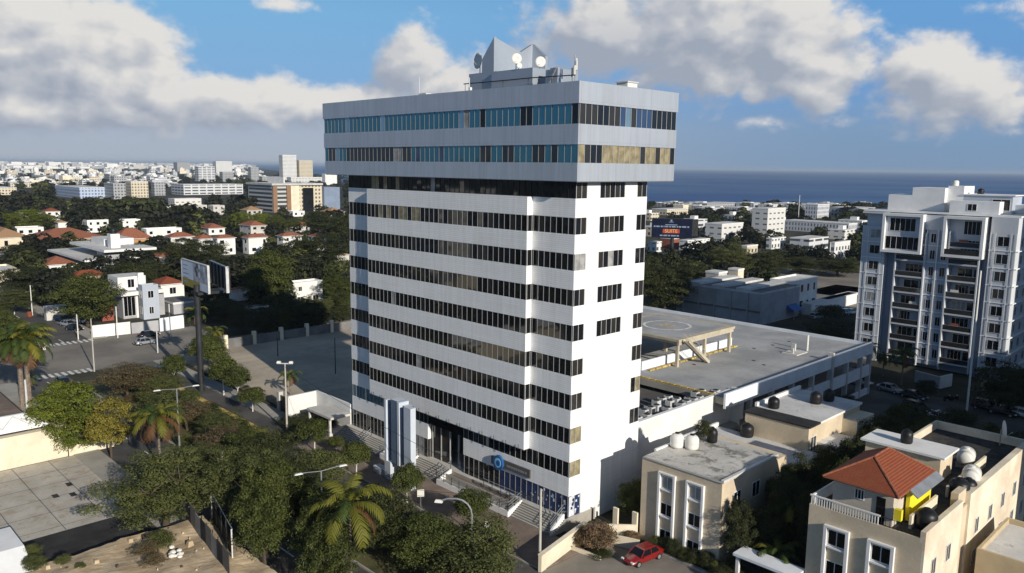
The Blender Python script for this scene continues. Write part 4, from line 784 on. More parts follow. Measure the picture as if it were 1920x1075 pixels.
# ---------------------------------------------------------------- beige house in front (bottom right)
t = thing('beige_house', 'beige three storey house with two tall white window frames and a stained flat roof', 'house', (11, 9, 0))
mb = MB(); mb.box(6.3, 15.4, 3.9, 14.2, -.3, 8.7, 'beige'); mb.box(6.3, 15.4, 14.2, 16.5, -.3, 8.3, 'beige'); mb.build('wall', t)
mb = MB(); mb.box(6.5, 15.6, 3.8, 14.2, 8.7, 8.88, 'concrete_light', 'stained_roof'); mb.box(15.3, 15.62, 3.8, 14.2, 8.88, 9.02, 'pale_roof'); mb.box(6.25, 6.5, 6, 14.2, 8.7, 9.05, 'stucco_white'); mb.build('roof', t)
for i, x in enumerate((8.55, 11.75)):
    b_ = MB()
    for a in (x, x+1.75): b_.box(a-.12, a+.12, 3.62, 3.899, .4, 7.75, 'white_paint')
    b_.box(x-.12, x+1.87, 3.62, 3.899, 7.75, 7.9, 'white_paint'); b_.build('window_surround', t)
    for k in range(3):
        win(t, '-y', 3.9, x+.14, x+1.61, 6.25-k*2.75, 7.55-k*2.75, bars=1, gm='glass_black' if k else 'blind_reflect_grey')
        mb = MB(); mb.box(x+.12, x+1.63, 3.68, 3.898, 6.08-k*2.75, 6.22-k*2.75, 'white_paint'); mb.build('sill', t)
win(t, '+x', 15.4, 6, 7.4, 5.6, 7.2); win(t, '+x', 15.4, 9.5, 11, 5.6, 7.2); win(t, '+x', 15.4, 9.5, 11, 2.4, 4.0)
t = thing('low_house', 'low pale flat roofed wing between the beige houses', 'house', (8, 20, 0)); mb = MB(); mb.box(1.6, 15, 16.52, 26, -.3, 5.6, 'beige'); mb.build('wall', t); mb = MB(); mb.box(1.4, 15.2, 16.52, 26, 5.6, 5.8, 'stucco_white', 'pale_roof'); mb.box(1.4, 1.7, 16.52, 26, 5.8, 6.3, 'stucco_white'); mb.build('roof', t)
t = thing('rear_beige_house', 'beige house with a dark edged white roof behind the stained roof', 'house', (9, 32, 0))
mb = MB(); mb.box(5.2, 13.2, 26.02, 40, -.3, 8.4, 'beige'); mb.box(13.2, 15.2, 28.5, 33, -.3, 6.0, 'beige'); mb.box(13.2, 15.0, 35, 40, -.3, 7.6, 'cream'); mb.build('wall', t)
mb = MB(); mb.box(5.0, 13.4, 25.9, 28.6, 8.4, 8.6, 'tar_roof', 'tar_roof'); mb.box(5.0, 13.4, 28.6, 40.2, 8.4, 8.65, 'stucco_white', 'pale_roof'); mb.box(13.2, 15.6, 28.3, 33.2, 6.0, 6.25, 'stucco_white'); mb.box(5.0, 5.3, 28.6, 40.2, 8.65, 9.1, 'stucco_white'); mb.build('roof', t)
mb = MB(); mb.box(13.5, 15.2, 29, 32.5, 2.6, 3.6, 'cream'); mb.build('balcony', t)
win(t, '+x', 13.2, 26.6, 28, 5.4, 7.2, gm='glass_smoke'); win(t, '+x', 15.2, 29.5, 31.5, 3.8, 5.4); win(t, '+x', 15.0, 36, 38, 4.4, 6.2)
tank((7.2, 8.6, 8.88), .72, 1.5, 'plastic_white', 'cream water tank on the stained roof, left of the pair'); tank((8.55, 9.3, 8.88), .72, 1.5, 'plastic_white', 'cream water tank on the stained roof, right of the pair')
tank((8.9, 12.6, 8.88), .55, 1.6, 'plastic_black', 'black water tank behind the pair of cream tanks'); tank((6.0, 25.2, 5.8), .8, 1.6, 'plastic_black', 'black water tank by the long white wall'); tank((4.9, 26.4, 5.8), .75, 1.7, 'plastic_black', 'black water tank close to the corner of the beige house')
tank((7, 29.5, 8.65), .7, 1.4, 'plastic_black', 'black water tank at the dark roof edge of the rear house'); tank((9.6, 35.3, 8.65), .72, 1.5, 'plastic_black', 'black water tank on the middle of the white roof, front of two'); tank((10.2, 37.6, 8.65), .7, 1.5, 'plastic_black', 'black water tank on the middle of the white roof, rear of two')
# ---------------------------------------------------------------- house with the orange tiled penthouse
t = thing('apartment_house', 'long beige apartment house with an orange tiled rooftop pavilion', 'apartment house', (28, 20, 0))
mb = MB(); mb.box(23.6, 32.7, 4.2, 35, -.3, 9.0, 'beige'); mb.box(32.7, 32.9, 4.2, 13, -.3, 9.0, 'cream_stained'); mb.box(32.7, 32.9, 15, 35, -.3, 9.0, 'cream_stained'); mb.build('wall', t)
mb = MB(); mb.box(23.8, 32.5, 4.4, 34.8, 9.0, 9.08, 'dark_roof', 'dark_roof'); mb.build('roof', t)
mb = MB()
for a in ((32.5, 32.9, 4.2, 13.0), (32.3, 32.9, 15, 35.0), (23.6, 32.5, 34.7, 35.0), (23.6, 23.85, 12.5, 34.7)): mb.box(*a, 9.0, 9.95, 'cream_stained')
mb.box(31.0, 31.2, 6, 12, 9.08, 10.2, 'cream'); mb.box(30.9, 31.1, 15, 26, 9.08, 10.1, 'cream'); mb.box(31.9, 32.5, 13.0, 15.0, 9.0, 10.4, 'beige'); mb.box(23.6, 32.5, 4.2, 4.4, 9.0, 9.35, 'beige'); mb.build('parapet', t)
mb = MB()
for i in range(26): mb.box(23.7+i*.22, 23.78+i*.22, 4.25, 4.33, 9.35, 10.05, 'stucco_white')
for i in range(32): mb.box(23.64, 23.72, 4.5+i*.24, 4.58+i*.24, 9.08, 9.95, 'stucco_white')
mb.box(23.6, 29.4, 4.22, 4.36, 10.05, 10.17, 'stucco_white'); mb.box(23.6, 23.76, 4.4, 12.4, 9.95, 10.07, 'stucco_white'); mb.build('balustrade', t)
mb = MB()
for i in range(8): mb.tube((29.5+i*.33, 4.3, 9.35), (29.5+i*.33, 4.3, 10.1), .02, 'steel_dark', n=4)
mb.tube((29.4, 4.3, 10.1), (31.9, 4.3, 10.1), .03, 'steel_dark'); mb.build('iron_railing', t)
mb = MB(); mb.box(25.1, 30.0, 5.2, 11.6, 9.08, 12.1, 'wall_stained'); mb.build('pavilion', t)
mb = MB(); x0, x1, y0, y1, z = 24.55, 30.7, 4.2, 12.5, 12.1
r0, r1 = (27.6, 6.9, 13.95), (27.6, 10.0, 13.95); A_, B_, C_, D_ = (x0, y0, z), (x1, y0, z), (x1, y1, z), (x0, y1, z)
mb.face([A_, B_, r0], 'tile_orange'); mb.face([B_, C_, r1, r0], 'tile_orange'); mb.face([C_, D_, r1], 'tile_orange'); mb.face([D_, A_, r0, r1], 'tile_orange'); mb.box(x0, x1, y0, y1, z-.14, z-.01, 'tile_red'); mb.build('tiled_roof', t)
mb = MB()
for a, c in ((A_, r0), (B_, r0), (C_, r1), (D_, r1), (r0, r1)): mb.tube(a, c, .09, 'tile_red', n=6)
mb.build('ridge_tiles', t)
mb = MB(); mb.prism([(30.71, 11.97), (31.35, 11.5), (31.4, 11.58), (30.71, 12.1)], 1, 6.5, 12.6, 'steel'); mb.build('awning', t)
mb = MB(); mb.box(30.2, 30.5, 7.4, 12.4, 9.08, 11.7, 'yellow_wall'); mb.box(30.2, 30.75, 4.9, 5.3, 9.9, 10.8, 'yellow_wall'); mb.build('yellow_wall', t)
win(t, '-y', 5.2, 26.9, 27.7, 10.6, 11.5, gm='glass_black', bars=2); mb = MB(); mb.box(28.7, 29.4, 5.12, 5.198, 9.1, 11.3, 'glass_black'); mb.build('doorway', t)
mb = MB(); mb.box(22.6, 29.4, 18, 21.4, 9.08, 11.4, 'beige'); mb.build('roof_room', t); mb = MB(); mb.box(22.2, 29.8, 17.7, 21.8, 11.4, 11.6, 'white_paint', 'stucco_white'); mb.build('roof_room_slab', t)
for i, x in enumerate((25.2, 28.8)):
    mb = MB()
    for a in (x, x+1.85): mb.box(a-.13, a+.13, 3.9, 4.198, -.2, 7.85, 'white_paint')
    mb.box(x-.13, x+1.98, 3.9, 4.198, 7.85, 8.02, 'white_paint'); mb.build('window_surround', t)
    for k in range(3):
        win(t, '-y', 4.2, x+.15, x+1.7, 6.3-k*2.75, 7.7-k*2.75, bars=1, gm='glass_black'); mb = MB(); mb.box(x+.13, x+1.72, 3.95, 4.198, 6.1-k*2.75, 6.25-k*2.75, 'white_paint'); mb.build('sill', t)
for y in (6, 9.5, 17, 21, 25, 29, 32.5):
    for k in range(2): win(t, '+x', 32.9, y, y+1.1, 5.6-k*3, 7.1-k*3, gm='glass_smoke')
def lying_tank(x, y, label, az):
    t = thing('water_tank', label, 'water tank', (x, y, 9.08), 'water tanks on roofs', az); mb = MB(); mb.tube((0, -.8, 1.0), (0, .8, 1.0), .78, 'plastic_white', n=20); mb.tube((0, .8, 1.0), (0, 1.1, 1.0), .78, 'plastic_white', .45, 20); mb.tube((0, -1.1, 1.0), (0, -.8, 1.0), .45, 'plastic_white', .78, 20); mb.build('body', t, True, local=True)
    mb = MB(); mb.box(-.8, .8, -.8, -.6, 0, .4, 'concrete'); mb.box(-.8, .8, .6, .8, 0, .4, 'concrete'); mb.build('cradle', t, local=True); mb = MB(); mb.lathe((0, 0, 1.74), [(.24, 0), (.28, .16), (.1, .2)], 'plastic_white', 12); mb.build('lid', t, local=True)
lying_tank(29.7, 24.6, 'white lying water tank behind the orange roof, the farther of two', .2); lying_tank(31.6, 19.6, 'white lying water tank behind the orange roof, the nearer of two', .2)
tank((31.9, 7.2, 9.08), .85, 1.6, 'plastic_black', 'large black water tank at the front parapet corner of the long house'); tank((31.7, 15.9, 9.08), .85, 1.7, 'plastic_black', 'black water tank beside the lying white tank'); tank((32, 17.4, 9.08), .7, 1.4, 'plastic_black', 'smaller black tank squeezed against the right parapet'); tank((25.8, 19.6, 11.6), .55, 1.3, 'plastic_black', 'black tank on the white slab behind the orange roof')
dish((30.4, 33.9, 9.08), 1.1, R(115), 'big white dish on a frame at the far end of the dark roof', 1.6)
t = thing('entry_canopy', 'pale blue white flat canopy between the two beige houses', 'canopy', (20, 4, 0)); mb = MB(); mb.box(17.6, 23.5, 2.6, 4.6, 2.9, 3.15, 'wall_blue_white'); mb.build('slab', t); mb = MB(); mb.box(17.8, 18.1, 2.8, 3.1, 0, 2.9, 'stucco_white'); mb.box(23.0, 23.3, 2.8, 3.1, 0, 2.9, 'stucco_white'); mb.build('post', t)
house(39.5, -5, 6, 12, 4.2, 'low house with a red tiled roof cut by the right edge', 'stucco_white', 'hip', 'tile_red', storeys=1); house(41, 14, 7, 9, 5.2, 'pale house with a flat white roof right of the long beige house', 'tan_wall', rm='pale_roof', storeys=2)
# ---------------------------------------------------------------- white apartment tower on the right
reg(14, 101, 27, 15, 34)
t = thing('apartment_tower', 'tall white apartment tower with balconies and two framed boxes at the top', 'apartment building', (0, 106, 0)); Y = 101.0; FP = 3.12
zf = lambda i: 23.7-FP*i                     # floor level of storey i, top down
mb = MB(); mb.box(-12.6, -8.2, Y, 114, 0, 26.8, 'apt_white'); mb.box(-12.3, -8.4, Y+.8, 114, 26.8, 29.2, 'apt_white'); mb.box(-12.9, -8.0, Y-.2, 114, 29.2, 29.5, 'apt_white'); mb.build('side_wing', t); mb = MB(); mb.box(9.8, 14, Y, 116, 0, 29.6, 'apt_white'); mb.build('side_wing', t)
mb = MB(); mb.box(-8.2, 9.8, Y+2.2, 114, 0, 29.2, 'apt_grey'); mb.box(-8.19, -6.0, Y+1.6, Y+2.19, 0, 26.5, 'apt_blue'); mb.box(8.6, 9.79, Y+1.2, Y+2.19, 0, 26.5, 'apt_blue'); mb.box(-.7, 3.2, Y+.3, Y+2.19, 1.0, 26.6, 'apt_grey'); mb.box(-1.3, 2.3, Y+.2, Y+2.19, 26.6, 29.4, 'apt_white'); mb.build('wall', t)  # recess walls have the blue of shadow put into their colour
for i in range(9):
    z = zf(i)
    if z < -1: continue
    mb = MB()
    for a in ((-6.0, -.8), (3.3, 8.3)): mb = MB(); mb.box(a[0], a[1], Y-.1, Y+2.19, z-.16, z+.14, 'apt_white'); mb.build('balcony_slab', t)
    for a in ((-5.9, -.9), (3.4, 8.2)):
        mb = MB(); mb.box(a[0], a[1], Y-.05, Y+0.0, z+.14, z+1.0, 'glass_smoke'); mb.box(a[0], a[1], Y-.08, Y+.03, z+1.0, z+1.07, 'steel'); mb.build('balustrade', t)
        gg = rr.choice(('glass_black', 'glass_dark', 'glass_smoke', 'blind_reflect_grey', 'glass_black')); k_ = rr.uniform(2.2, 3.2); q_ = a[0]+rr.uniform(.3, 1.2); win(t, '-y', Y+2.2, q_, q_+k_, z+.2, z+2.35, gm=gg, bars=rr.choice((1, 2, 3)))
        if rr.random() < .6: win(t, '-y', Y+2.2, q_+k_+.15, a[1]-.15, z+.2, z+2.3, gm=rr.choice(('glass_dark', 'glass_black')), bars=0)
        if rr.random() < .45: mb = MB(); u_ = rr.uniform(a[0]+.3, a[1]-1.3); mb.box(u_, u_+.9, Y+.5, Y+.95, z+.14, z+.95, rr.choice(('ac_grey', 'plastic_white', 'tan_wall'))); mb.build('balcony_clutter', t)
        if rr.random() < .3: mb = MB(); u_ = rr.uniform(a[0]+.3, a[1]-1.8); mb.box(u_, u_+1.4, Y+.16, Y+.2, z+.5, z+1.5, rr.choice(('blue_wall', 'tan_wall', 'plastic_white', 'red_wall'))); mb.build('laundry', t)
    for x in (-.1, 1.85): win(t, '-y', Y+.3, x, x+.95, z+.5, z+2.3, gm='glass_black', fm='apt_white')
    if i < 8:
        win(t, '-y', Y, -11.1, -9.2, z+.75, z+2.45, gm=rr.choice(('glass_smoke', 'glass_dark', 'blind_reflect_grey', 'glass_black')), fm='apt_white', bars=1); win(t, '-y', Y, 11.0, 12.9, z+.75, z+2.55, gm=rr.choice(('glass_smoke', 'glass_dark', 'glass_black')), fm='apt_white', bars=1)
        for y in (104, 108, 112.5): win(t, '+x', 14, y, y+1.3, z+.7, z+2.3, gm='glass_smoke', fm='apt_white')
mb = MB()
for i in range(9):
    z = zf(i); mb.box(-12.7, -8.1, Y-.09, Y-.002, z-.08, z+.06, 'white_paint'); mb.box(9.7, 14.12, Y-.09, Y-.002, z-.08, z+.06, 'white_paint'); mb.box(14.002, 14.35, Y, 115, z-.08, z+.06, 'white_paint'); mb.box(-.72, 3.22, Y+.2, Y+.298, z-.06, z+.06, 'white_paint')
for x in (-12.6, -11.5, -8.9): mb.box(x-.07, x+.07, Y-.13, Y-.092, 0, 26.8, 'white_paint')
for x in (9.9, 10.7, 13.2, 13.95): mb.box(x-.07, x+.07, Y-.13, Y-.092, 0, 26.8, 'white_paint')
for x in (-.72, 1.2, 3.2): mb.box(x-.1, x+.1, Y+.1, Y+.198, 1, 26.6, 'white_paint')
for x in (-6.1, -.85, 3.25, 8.35): mb.box(x-.12, x+.12, Y-.12, Y+2.1, .5, 26.0, 'apt_white')
mb.build('pilasters', t)
for fx0, fx1, lab in ((-8.6, -1.25, 0), (2.3, 9.15, 1)):
    mb = MB(); z0, z1 = 21.95, 29.45; w = .5; ya, yb = Y-1.3, Y+1.1
    mb.box(fx0, fx1, ya, yb, z1-w, z1, 'white_paint'); mb.box(fx0, fx1, ya, yb, z0, z0+w, 'white_paint'); mb.box(fx0, fx0+w, ya, yb, z0+w, z1-w, 'white_paint'); mb.box(fx1-w, fx1, ya, yb, z0+w, z1-w, 'white_paint')
    mb.box(fx0+w, fx1-w, yb-.3 if lab else ya+.7, yb, z0+w, z1-w, 'apt_white'); mb.build('framed_box', t); c = yb-.3 if lab else ya+.7
    win(t, '-y', c, fx0+(2.9 if lab else 1.2), fx1-(.6 if lab else 1.4), 26.1, 28.6, gm='glass_black', bars=4); win(t, '-y', c, fx0+(2.6 if lab else .55), fx1-(.6 if lab else .55), 22.6, 25.1, gm='glass_black', bars=5)
    if lab: mb = MB(); mb.box(fx0+w, fx1-w, ya+.1, ya+.16, z0+w, z0+w+1.0, 'glass_smoke'); mb.build('balustrade', t)
mb = MB(); mb.box(-13, 14.2, Y+.4, 116, 29.61, 29.9, 'white_paint', 'pale_roof'); mb.box(-9.6, -5.2, 104.5, 112, 29.9, 32.9, 'white_paint'); mb.box(-5.2, .6, 104.5, 112, 29.9, 34.4, 'white_paint'); mb.box(.6, 3.4, 106, 112, 29.9, 34.8, 'white_paint'); mb.box(2.0, 10.2, 103.2, 105.9, 29.9, 32.2, 'white_paint'); mb.box(3.42, 11.5, 106, 112, 29.9, 33.2, 'apt_grey'); mb.box(3.2, 11.9, 105.8, 112.2, 33.2, 33.4, 'white_paint'); mb.box(11.0, 16, 108, 115, 29.9, 31.6, 'apt_white'); mb.build('penthouse', t)
win(t, '-y', 106, 8.2, 11.2, 30.5, 32.6, gm='glass_black'); win(t, '-y', 103.2, 5, 6.6, 30.4, 31.7)
tank((1.2, 108, 34.8), .6, 1.1, 'plastic_white', 'white tank on the top of the apartment tower'); tank((5.5, 108.5, 33.4), .6, 1.0, 'plastic_black', 'dark tank on the roof slab of the apartment tower')
fence_wall([(3.0, 90), (7.4, 88.6)], 2.0, 'grey forecourt wall in front of the apartment tower entrance', 'grey_wall', cap='concrete_light'); fence_wall([(7.6, 88.5), (8.4, 92)], 2.2, 'short white wall of the garage ramp under the apartment tower', 'stucco_white'); fence_wall([(14, 90), (24, 86)], 2.2, 'pale forecourt fence wall at the far right', 'tan_wall', pillar=2.5)
# unseen blocks added beyond the right edge of the frame, to cast shade over the back street, the deck wall and the apartment tower
for lab, a in (('low unseen block added beyond the right edge for its shade, between the two others', (60, 82, 16, 15, 17)), ('tall unseen block added beyond the right edge for its shade, far', (64, 98, 22, 42, 42)), ('unseen block added beyond the right edge for its shade, near', (76, 26, 16, 54, 31.8))): house(*a, lab, 'apt_white', storeys=14, wins=False, name='offframe_block', cat='apartment building')
# ---------------------------------------------------------------- buildings of the middle distance and the far city
def facade(name, wc, gc, bw=3.0, bh=3.1, mo=.8):
    siding(name, gc, .35, .6, 0, bw, bh, 0.0, .3, 0.0, mo); br = [n for n in M[name].node_tree.nodes if n.type == 'TEX_BRICK'][0]; br.inputs['Mortar'].default_value = wc+(1,); br.inputs['Mortar Smooth'].default_value = .05
facade('facade_white', (.70, .70, .68), (.10, .11, .13)); facade('facade_grey', (.36, .37, .38), (.06, .07, .08)); facade('facade_cream', (.62, .55, .42), (.09, .08, .07)); facade('facade_blue', (.42, .50, .64), (.10, .13, .2)); facade('facade_sparse', (.66, .65, .62), (.12, .12, .13), 4.6, 3.0, 1.15); facade('facade_strip', (.62, .63, .64), (.09, .10, .12), 9.0, 3.3, .9); facade('facade_fine', (.56, .57, .60), (.14, .15, .17), 2.0, 2.9, .6)
facade('facade_band', (.50, .50, .49), (.05, .055, .06), 40, 3.2, .75)
def bpx(pxl, pxc, pxr, pyb, pyt, label, m='facade_white', roof='pale_roof', cat='building', name='building', group=None, wins=False, z=0.0, hiproof=None, extra=0, dmax=60.0, **kw):
    # box building: photo columns of its left end, near corner and right end, base row and top row of the near corner
    x, y = G(pxc, pyb, z)
    def solve(f, target, sgn):
        a, c = 0.0, dmax
        for _ in range(44):
            q = (a+c)/2
            if (f(q)-target)*sgn < 0: a = q
            else: c = q
        return max(a, 2.0)
    d = solve(lambda q: pix(x, y+q, z)[0], pxr, 1) if pxr > pxc else 8.0
    w = solve(lambda q: pix(x-q, y, z)[0], pxl, -1) if pxl < pxc else 8.0
    h = max(hz(x, y, pyt)-z, 2.5)
    if wins or hiproof: return house(x, y, w, d, h, label, m, 'hip' if hiproof else 'flat', hiproof or roof, z=z, cat=cat, name=name, group=group, wins=wins, **kw)
    reg(x, y, w, d, h, z); t = thing(name, label, cat, (x-w/2, y+d/2, z), group); mb = MB(); mb.box(x-w, x, y, y+d, z-.5, z+h, m); mb.build('wall', t)
    mb = MB(); mb.box(x-w-.1, x+.1, y-.1, y+d+.1, z+h, z+h+.5, 'stucco_white' if m != 'facade_grey' else 'grey_wall', roof)
    if extra: mb.box(x-w*.62, x-w*.25, y+d*.3, y+d*.7, z+h+.5, z+h+.5+extra, 'stucco_white', roof)
    mb.build('roof', t); return t
HS = dict(wins=True)
# left: modern white house on the corner, walls
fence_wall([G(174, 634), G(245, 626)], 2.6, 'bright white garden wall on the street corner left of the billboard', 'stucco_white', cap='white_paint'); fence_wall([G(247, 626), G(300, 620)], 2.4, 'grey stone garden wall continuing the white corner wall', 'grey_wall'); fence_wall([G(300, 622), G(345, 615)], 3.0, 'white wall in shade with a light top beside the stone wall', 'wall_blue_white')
x, y = G(222, 600); reg(x, y, 9, 11, 9); t = thing('modern_house', 'white modern house with a thick roof slab and a tall glazed opening', 'house', (x-6, y+5, 0)); hh = hz(x, y, 556); mb = MB()
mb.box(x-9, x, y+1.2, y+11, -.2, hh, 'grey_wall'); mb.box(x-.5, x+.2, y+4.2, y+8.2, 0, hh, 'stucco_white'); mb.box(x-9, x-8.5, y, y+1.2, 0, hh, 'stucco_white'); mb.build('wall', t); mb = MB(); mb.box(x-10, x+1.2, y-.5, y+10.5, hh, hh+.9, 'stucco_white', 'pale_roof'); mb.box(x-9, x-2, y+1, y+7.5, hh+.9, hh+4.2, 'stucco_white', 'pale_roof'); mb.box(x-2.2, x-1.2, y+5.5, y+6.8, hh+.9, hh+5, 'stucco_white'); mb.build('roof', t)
win(t, '+x', x, y+1.4, y+4.1, .6, hh-.3, gm='glass_black', bars=2); win(t, '+x', x-2, y+3.2, y+4.8, hh+1.5, hh+3.6, gm='glass_black'); mb = MB(); mb.box(x-.1, x+.8, y-3.8, y-1.2, .2, 4.4, 'red_wall'); mb.build('red_panel', t)
bpx(262, 270, 300, 600, 540, 'blue grey shaded house wing right of the modern white house', 'apt_grey', wins=True)  # blue grey of the tower's shadow is put into the wall colour
bpx(284, 303, 346, 562, 535, 'small white house with a bright orange tiled roof behind the billboard', 'stucco_white', hiproof='tile_orange', wins=True, storeys=1); bpx(128, 140, 205, 562, 522, 'low house with an orange roof behind the round street tree', 'tan_wall', hiproof='tile_orange', wins=True, storeys=1)
bpx(-30, -6, 42, 550, 512, 'white house with a cream upper floor at the left edge', 'cream', wins=True); bpx(-60, -20, 62, 505, 488, 'low white roofed building at the left edge behind dark trees', 'concrete_light', wins=True, storeys=1)
x, y = G(150, 512); reg(x+6, y, 40, 20, 10); t = thing('villa', 'wide grey white villa with several stacked flat roof slabs and a stair tower', 'house', (x-12, y+9, 0)); mb = MB(); mb.box(x-34, x+4, y+3, y+16, 0, 4.2, 'grey_wall'); mb.box(x-1, x+7, y+6, y+12, 4.6, 7.4, 'grey_wall'); mb.box(x+1, x+4.5, y+9, y+12, 7.4, 13, 'stucco_white'); mb.build('wall', t)
mb = MB(); mb.box(x-38, x+6, y, y+18, 4.2, 4.9, 'stucco_white', 'pale_roof'); mb.box(x-28, x+10, y+5, y+22, 7.4, 8.2, 'stucco_white', 'pale_roof'); mb.box(x-20, x-6, y+10, y+20, 8.2, 10.4, 'stucco_white', 'pale_roof'); mb.build('roof', t); tank((x+2.7, y+10.5, 13), 1.2, 2, 'plastic_black', 'black tank on the stair tower of the wide villa')
bpx(-50, -14, 56, 470, 448, 'tan walled house with a wide tan tiled roof at the left edge', 'cream', hiproof='tile_tan', wins=True, frame=False, storeys=1)
bpx(40, 66, 200, 472, 452, 'long house with a dull red tiled roof left of centre distance', 'orange_wall', hiproof='tile_red', wins=True, frame=False, storeys=1, rh=4); bpx(206, 222, 287, 479, 450, 'orange walled house with a two step red roof', 'orange_wall', hiproof='tile_red', wins=True, frame=False, rh=4)
bpx(266, 276, 342, 456, 432, 'large white flat roofed house beside the row of red roofs', 'stucco_white', wins=True, frame=False, extra=2) if False else bpx(266, 276, 342, 456, 432, 'large white flat roofed house beside the row of red roofs', 'stucco_white', wins=True, frame=False)
for a in ((310, 322, 366, 471, 446, 'first white house of the red roofed row, left of the billboard top'), (362, 374, 403, 476, 449, 'white house with a red hip roof above the billboard'), (400, 409, 442, 479, 448, 'cream house with a red roof right above the billboard'), (456, 467, 506, 477, 447, 'white house with dark windows and a red roof right of the billboard'), (520, 531, 566, 470, 444, 'white house with a bright red roof among dark trees'), (578, 586, 612, 462, 444, 'small house with a red roof near the office tower')):
    bpx(*a, 'stucco_white', hiproof='tile_red', wins=True, frame=False, group='white houses with red roofs')
bpx(224, 231, 264, 430, 414, 'white house with a stepped gable above the red roofs', 'stucco_white', wins=True, frame=False); bpx(104, 110, 126, 432, 418, 'small white hut with a brown roof among trees', 'stucco_white', hiproof='tile_tan')
t = bpx(534, 549, 606, 573, 535, 'white two storey house with square windows behind the parking lot', 'stucco_white', wins=True)
bpx(590, 595, 612, 482, 462, 'small white house half hidden in trees beside the tower', 'stucco_white', wins=True, frame=False); bpx(628, 632, 655, 492, 480, 'low pale house touching the tower edge', 'concrete_light', hiproof='tile_tan')
bpx(455, 463, 504, 600, 586, 'low grey shed behind the parking lot fence', 'concrete_dark', roof='concrete_dark'); bpx(300, 326, 370, 590, 575, 'grey flat roofed shed in the shade below the billboard', 'grey_wall', roof='concrete_dark'); bpx(430, 436, 470, 566, 545, 'small house with a dark red roof in the shade under the billboard', 'stucco_white', hiproof='tile_red'); bpx(84, 88, 125, 602, 580, 'small pale garage by the avenue at the left', 'concrete_light', wins=False)
rh = random.Random(17); nh = 0
HX = [(340, 475, 430, 560), (440, 480, 555, 590)]
for i in range(900):
    if nh >= 64: break
    pyb = rh.choice((rh.uniform(402, 440), rh.uniform(436, 478), rh.uniform(440, 484), rh.uniform(478, 540))); px = rh.uniform(0, 640); x, y = G(px, pyb); d = dist(x, y); w, dd, hgt = rh.uniform(7, 13), rh.uniform(8, 15), rh.choice((3.4, 5.6, 6.2)); wp = (w+dd)*.8*F0/d
    if any(px+wp/2 > a and px-wp/2 < c and pyb > b_+3 and pyb-9*F0/d < d_ for a, b_, c, d_ in HX): continue
    if any(max(0, min(c, px+wp/2)-max(a, px-wp/2))*max(0, min(g_, pyb)-max(e_, pyb-7*F0/d)) > .12*(c-a)*(g_-e_) or (D < d and a-2 < px < c+2 and e_ < pyb-3*F0/d < g_) for a, c, e_, g_, D, _q in BB): continue
    HX.append((px-wp/2, pyb-6*F0/d, px+wp/2, pyb)); nh += 1; rk = rh.choices(('hip', 'flat'), (5, 4))[0]; wc_ = rh.choice(('stucco_white', 'stucco_white', 'cream', 'concrete_light'))
    rn = rh.choice(('tile_red', 'tile_orange', 'tile_red', 'tile_tan')); house(x, y, w, dd, hgt, ('small cream' if wc_ == 'cream' else 'small grey' if wc_ == 'concrete_light' else 'small white')+' house with a '+('flat pale roof' if rk == 'flat' else {'tile_red': 'dull red', 'tile_orange': 'orange red', 'tile_tan': 'tan'}[rn]+' tiled roof')+' among the trees left of the tower', wc_, rk, 'pale_roof' if rk == 'flat' else rn, group='small houses among the left trees', frame=False, storeys=1 if hgt < 4 else 2, seed=i)
# street front beyond the left edge of the frame, which the tower windows mirror
for lab, a in (('tan apartment block across the avenue, mirrored in the tower windows', (-84, -128, 24, 20, 36)), ('white apartment block across the avenue, mirrored in the tower windows', (-128, -112, 26, 22, 30)), ('low grey block across the avenue, mirrored in the tower windows', (-52, -150, 26, 18, 20)), ('cream house across the avenue, mirrored in the tower windows', (-100, -78, 16, 14, 9))): house(*a, lab, {'t': 'facade_cream', 'w': 'facade_white', 'l': 'facade_grey', 'c': 'cream'}[lab[0]], wins=False, name='offframe_block', cat='building')
# further left
for a in ((104, 150, 206, 373, 353, 'blue and white apartment building above the tree belt', 'facade_blue'), (196, 214, 237, 374, 345, 'grey apartment block above the tree belt', 'facade_grey'), (236, 247, 279, 371, 341, 'tan apartment block standing alone above the trees', 'facade_cream'), (284, 290, 311, 367, 343, 'narrow grey block right of the tan one', 'facade_grey'), (316, 328, 378, 390, 374, 'low white buildings sunk in the tree belt', 'facade_sparse'), (322, 345, 456, 366, 347, 'long low white school building in the tree belt', 'facade_strip'), (-24, 0, 32, 366, 353, 'cream low building at the left edge of the tree belt', 'facade_cream'), (-20, 20, 62, 352, 344, 'long cream building behind the left trees', 'facade_cream'),
          (60, 130, 152, 345, 333, 'brownish block in the white city', 'facade_cream'), (196, 206, 236, 345, 327, 'dark grey block in the white city', 'facade_grey'), (524, 531, 557, 338, 291, 'tall pale tower with a dark centre on the coast', 'facade_white'), (553, 562, 587, 338, 301, 'cream tower right beside the taller coast tower', 'facade_cream'), (400, 406, 436, 331, 303, 'white and grey tower below the horizon on the left coast', 'facade_white'), (326, 333, 357, 324, 305, 'dull grey tower at the horizon', 'facade_grey'), (366, 373, 404, 342, 313, 'white striped towers below the horizon', 'facade_strip'), (412, 418, 438, 341, 323, 'dark grey block in front of the coast', 'facade_grey'), (466, 471, 486, 341, 314, 'grey blue block with a white base at the coast', 'facade_grey'), (604, 610, 632, 347, 326, 'bright white block touching the tower edge', 'stucco_white'), (486, 492, 526, 345, 332, 'low pale hall by the coast', 'facade_grey'), (538, 546, 604, 346, 333, 'white low block below the coast towers', 'facade_white')):
    bpx(*a, dmax=320)
x, y = G(512, 399); reg(x, y, 40, 120, hz(x, y, 348)); t = thing('office_complex', 'brown and cream office complex with slatted floors and dark end walls', 'office building', (x, y, 0)); hh = hz(x, y, 348); S = (lambda p: [q for q in [0]])
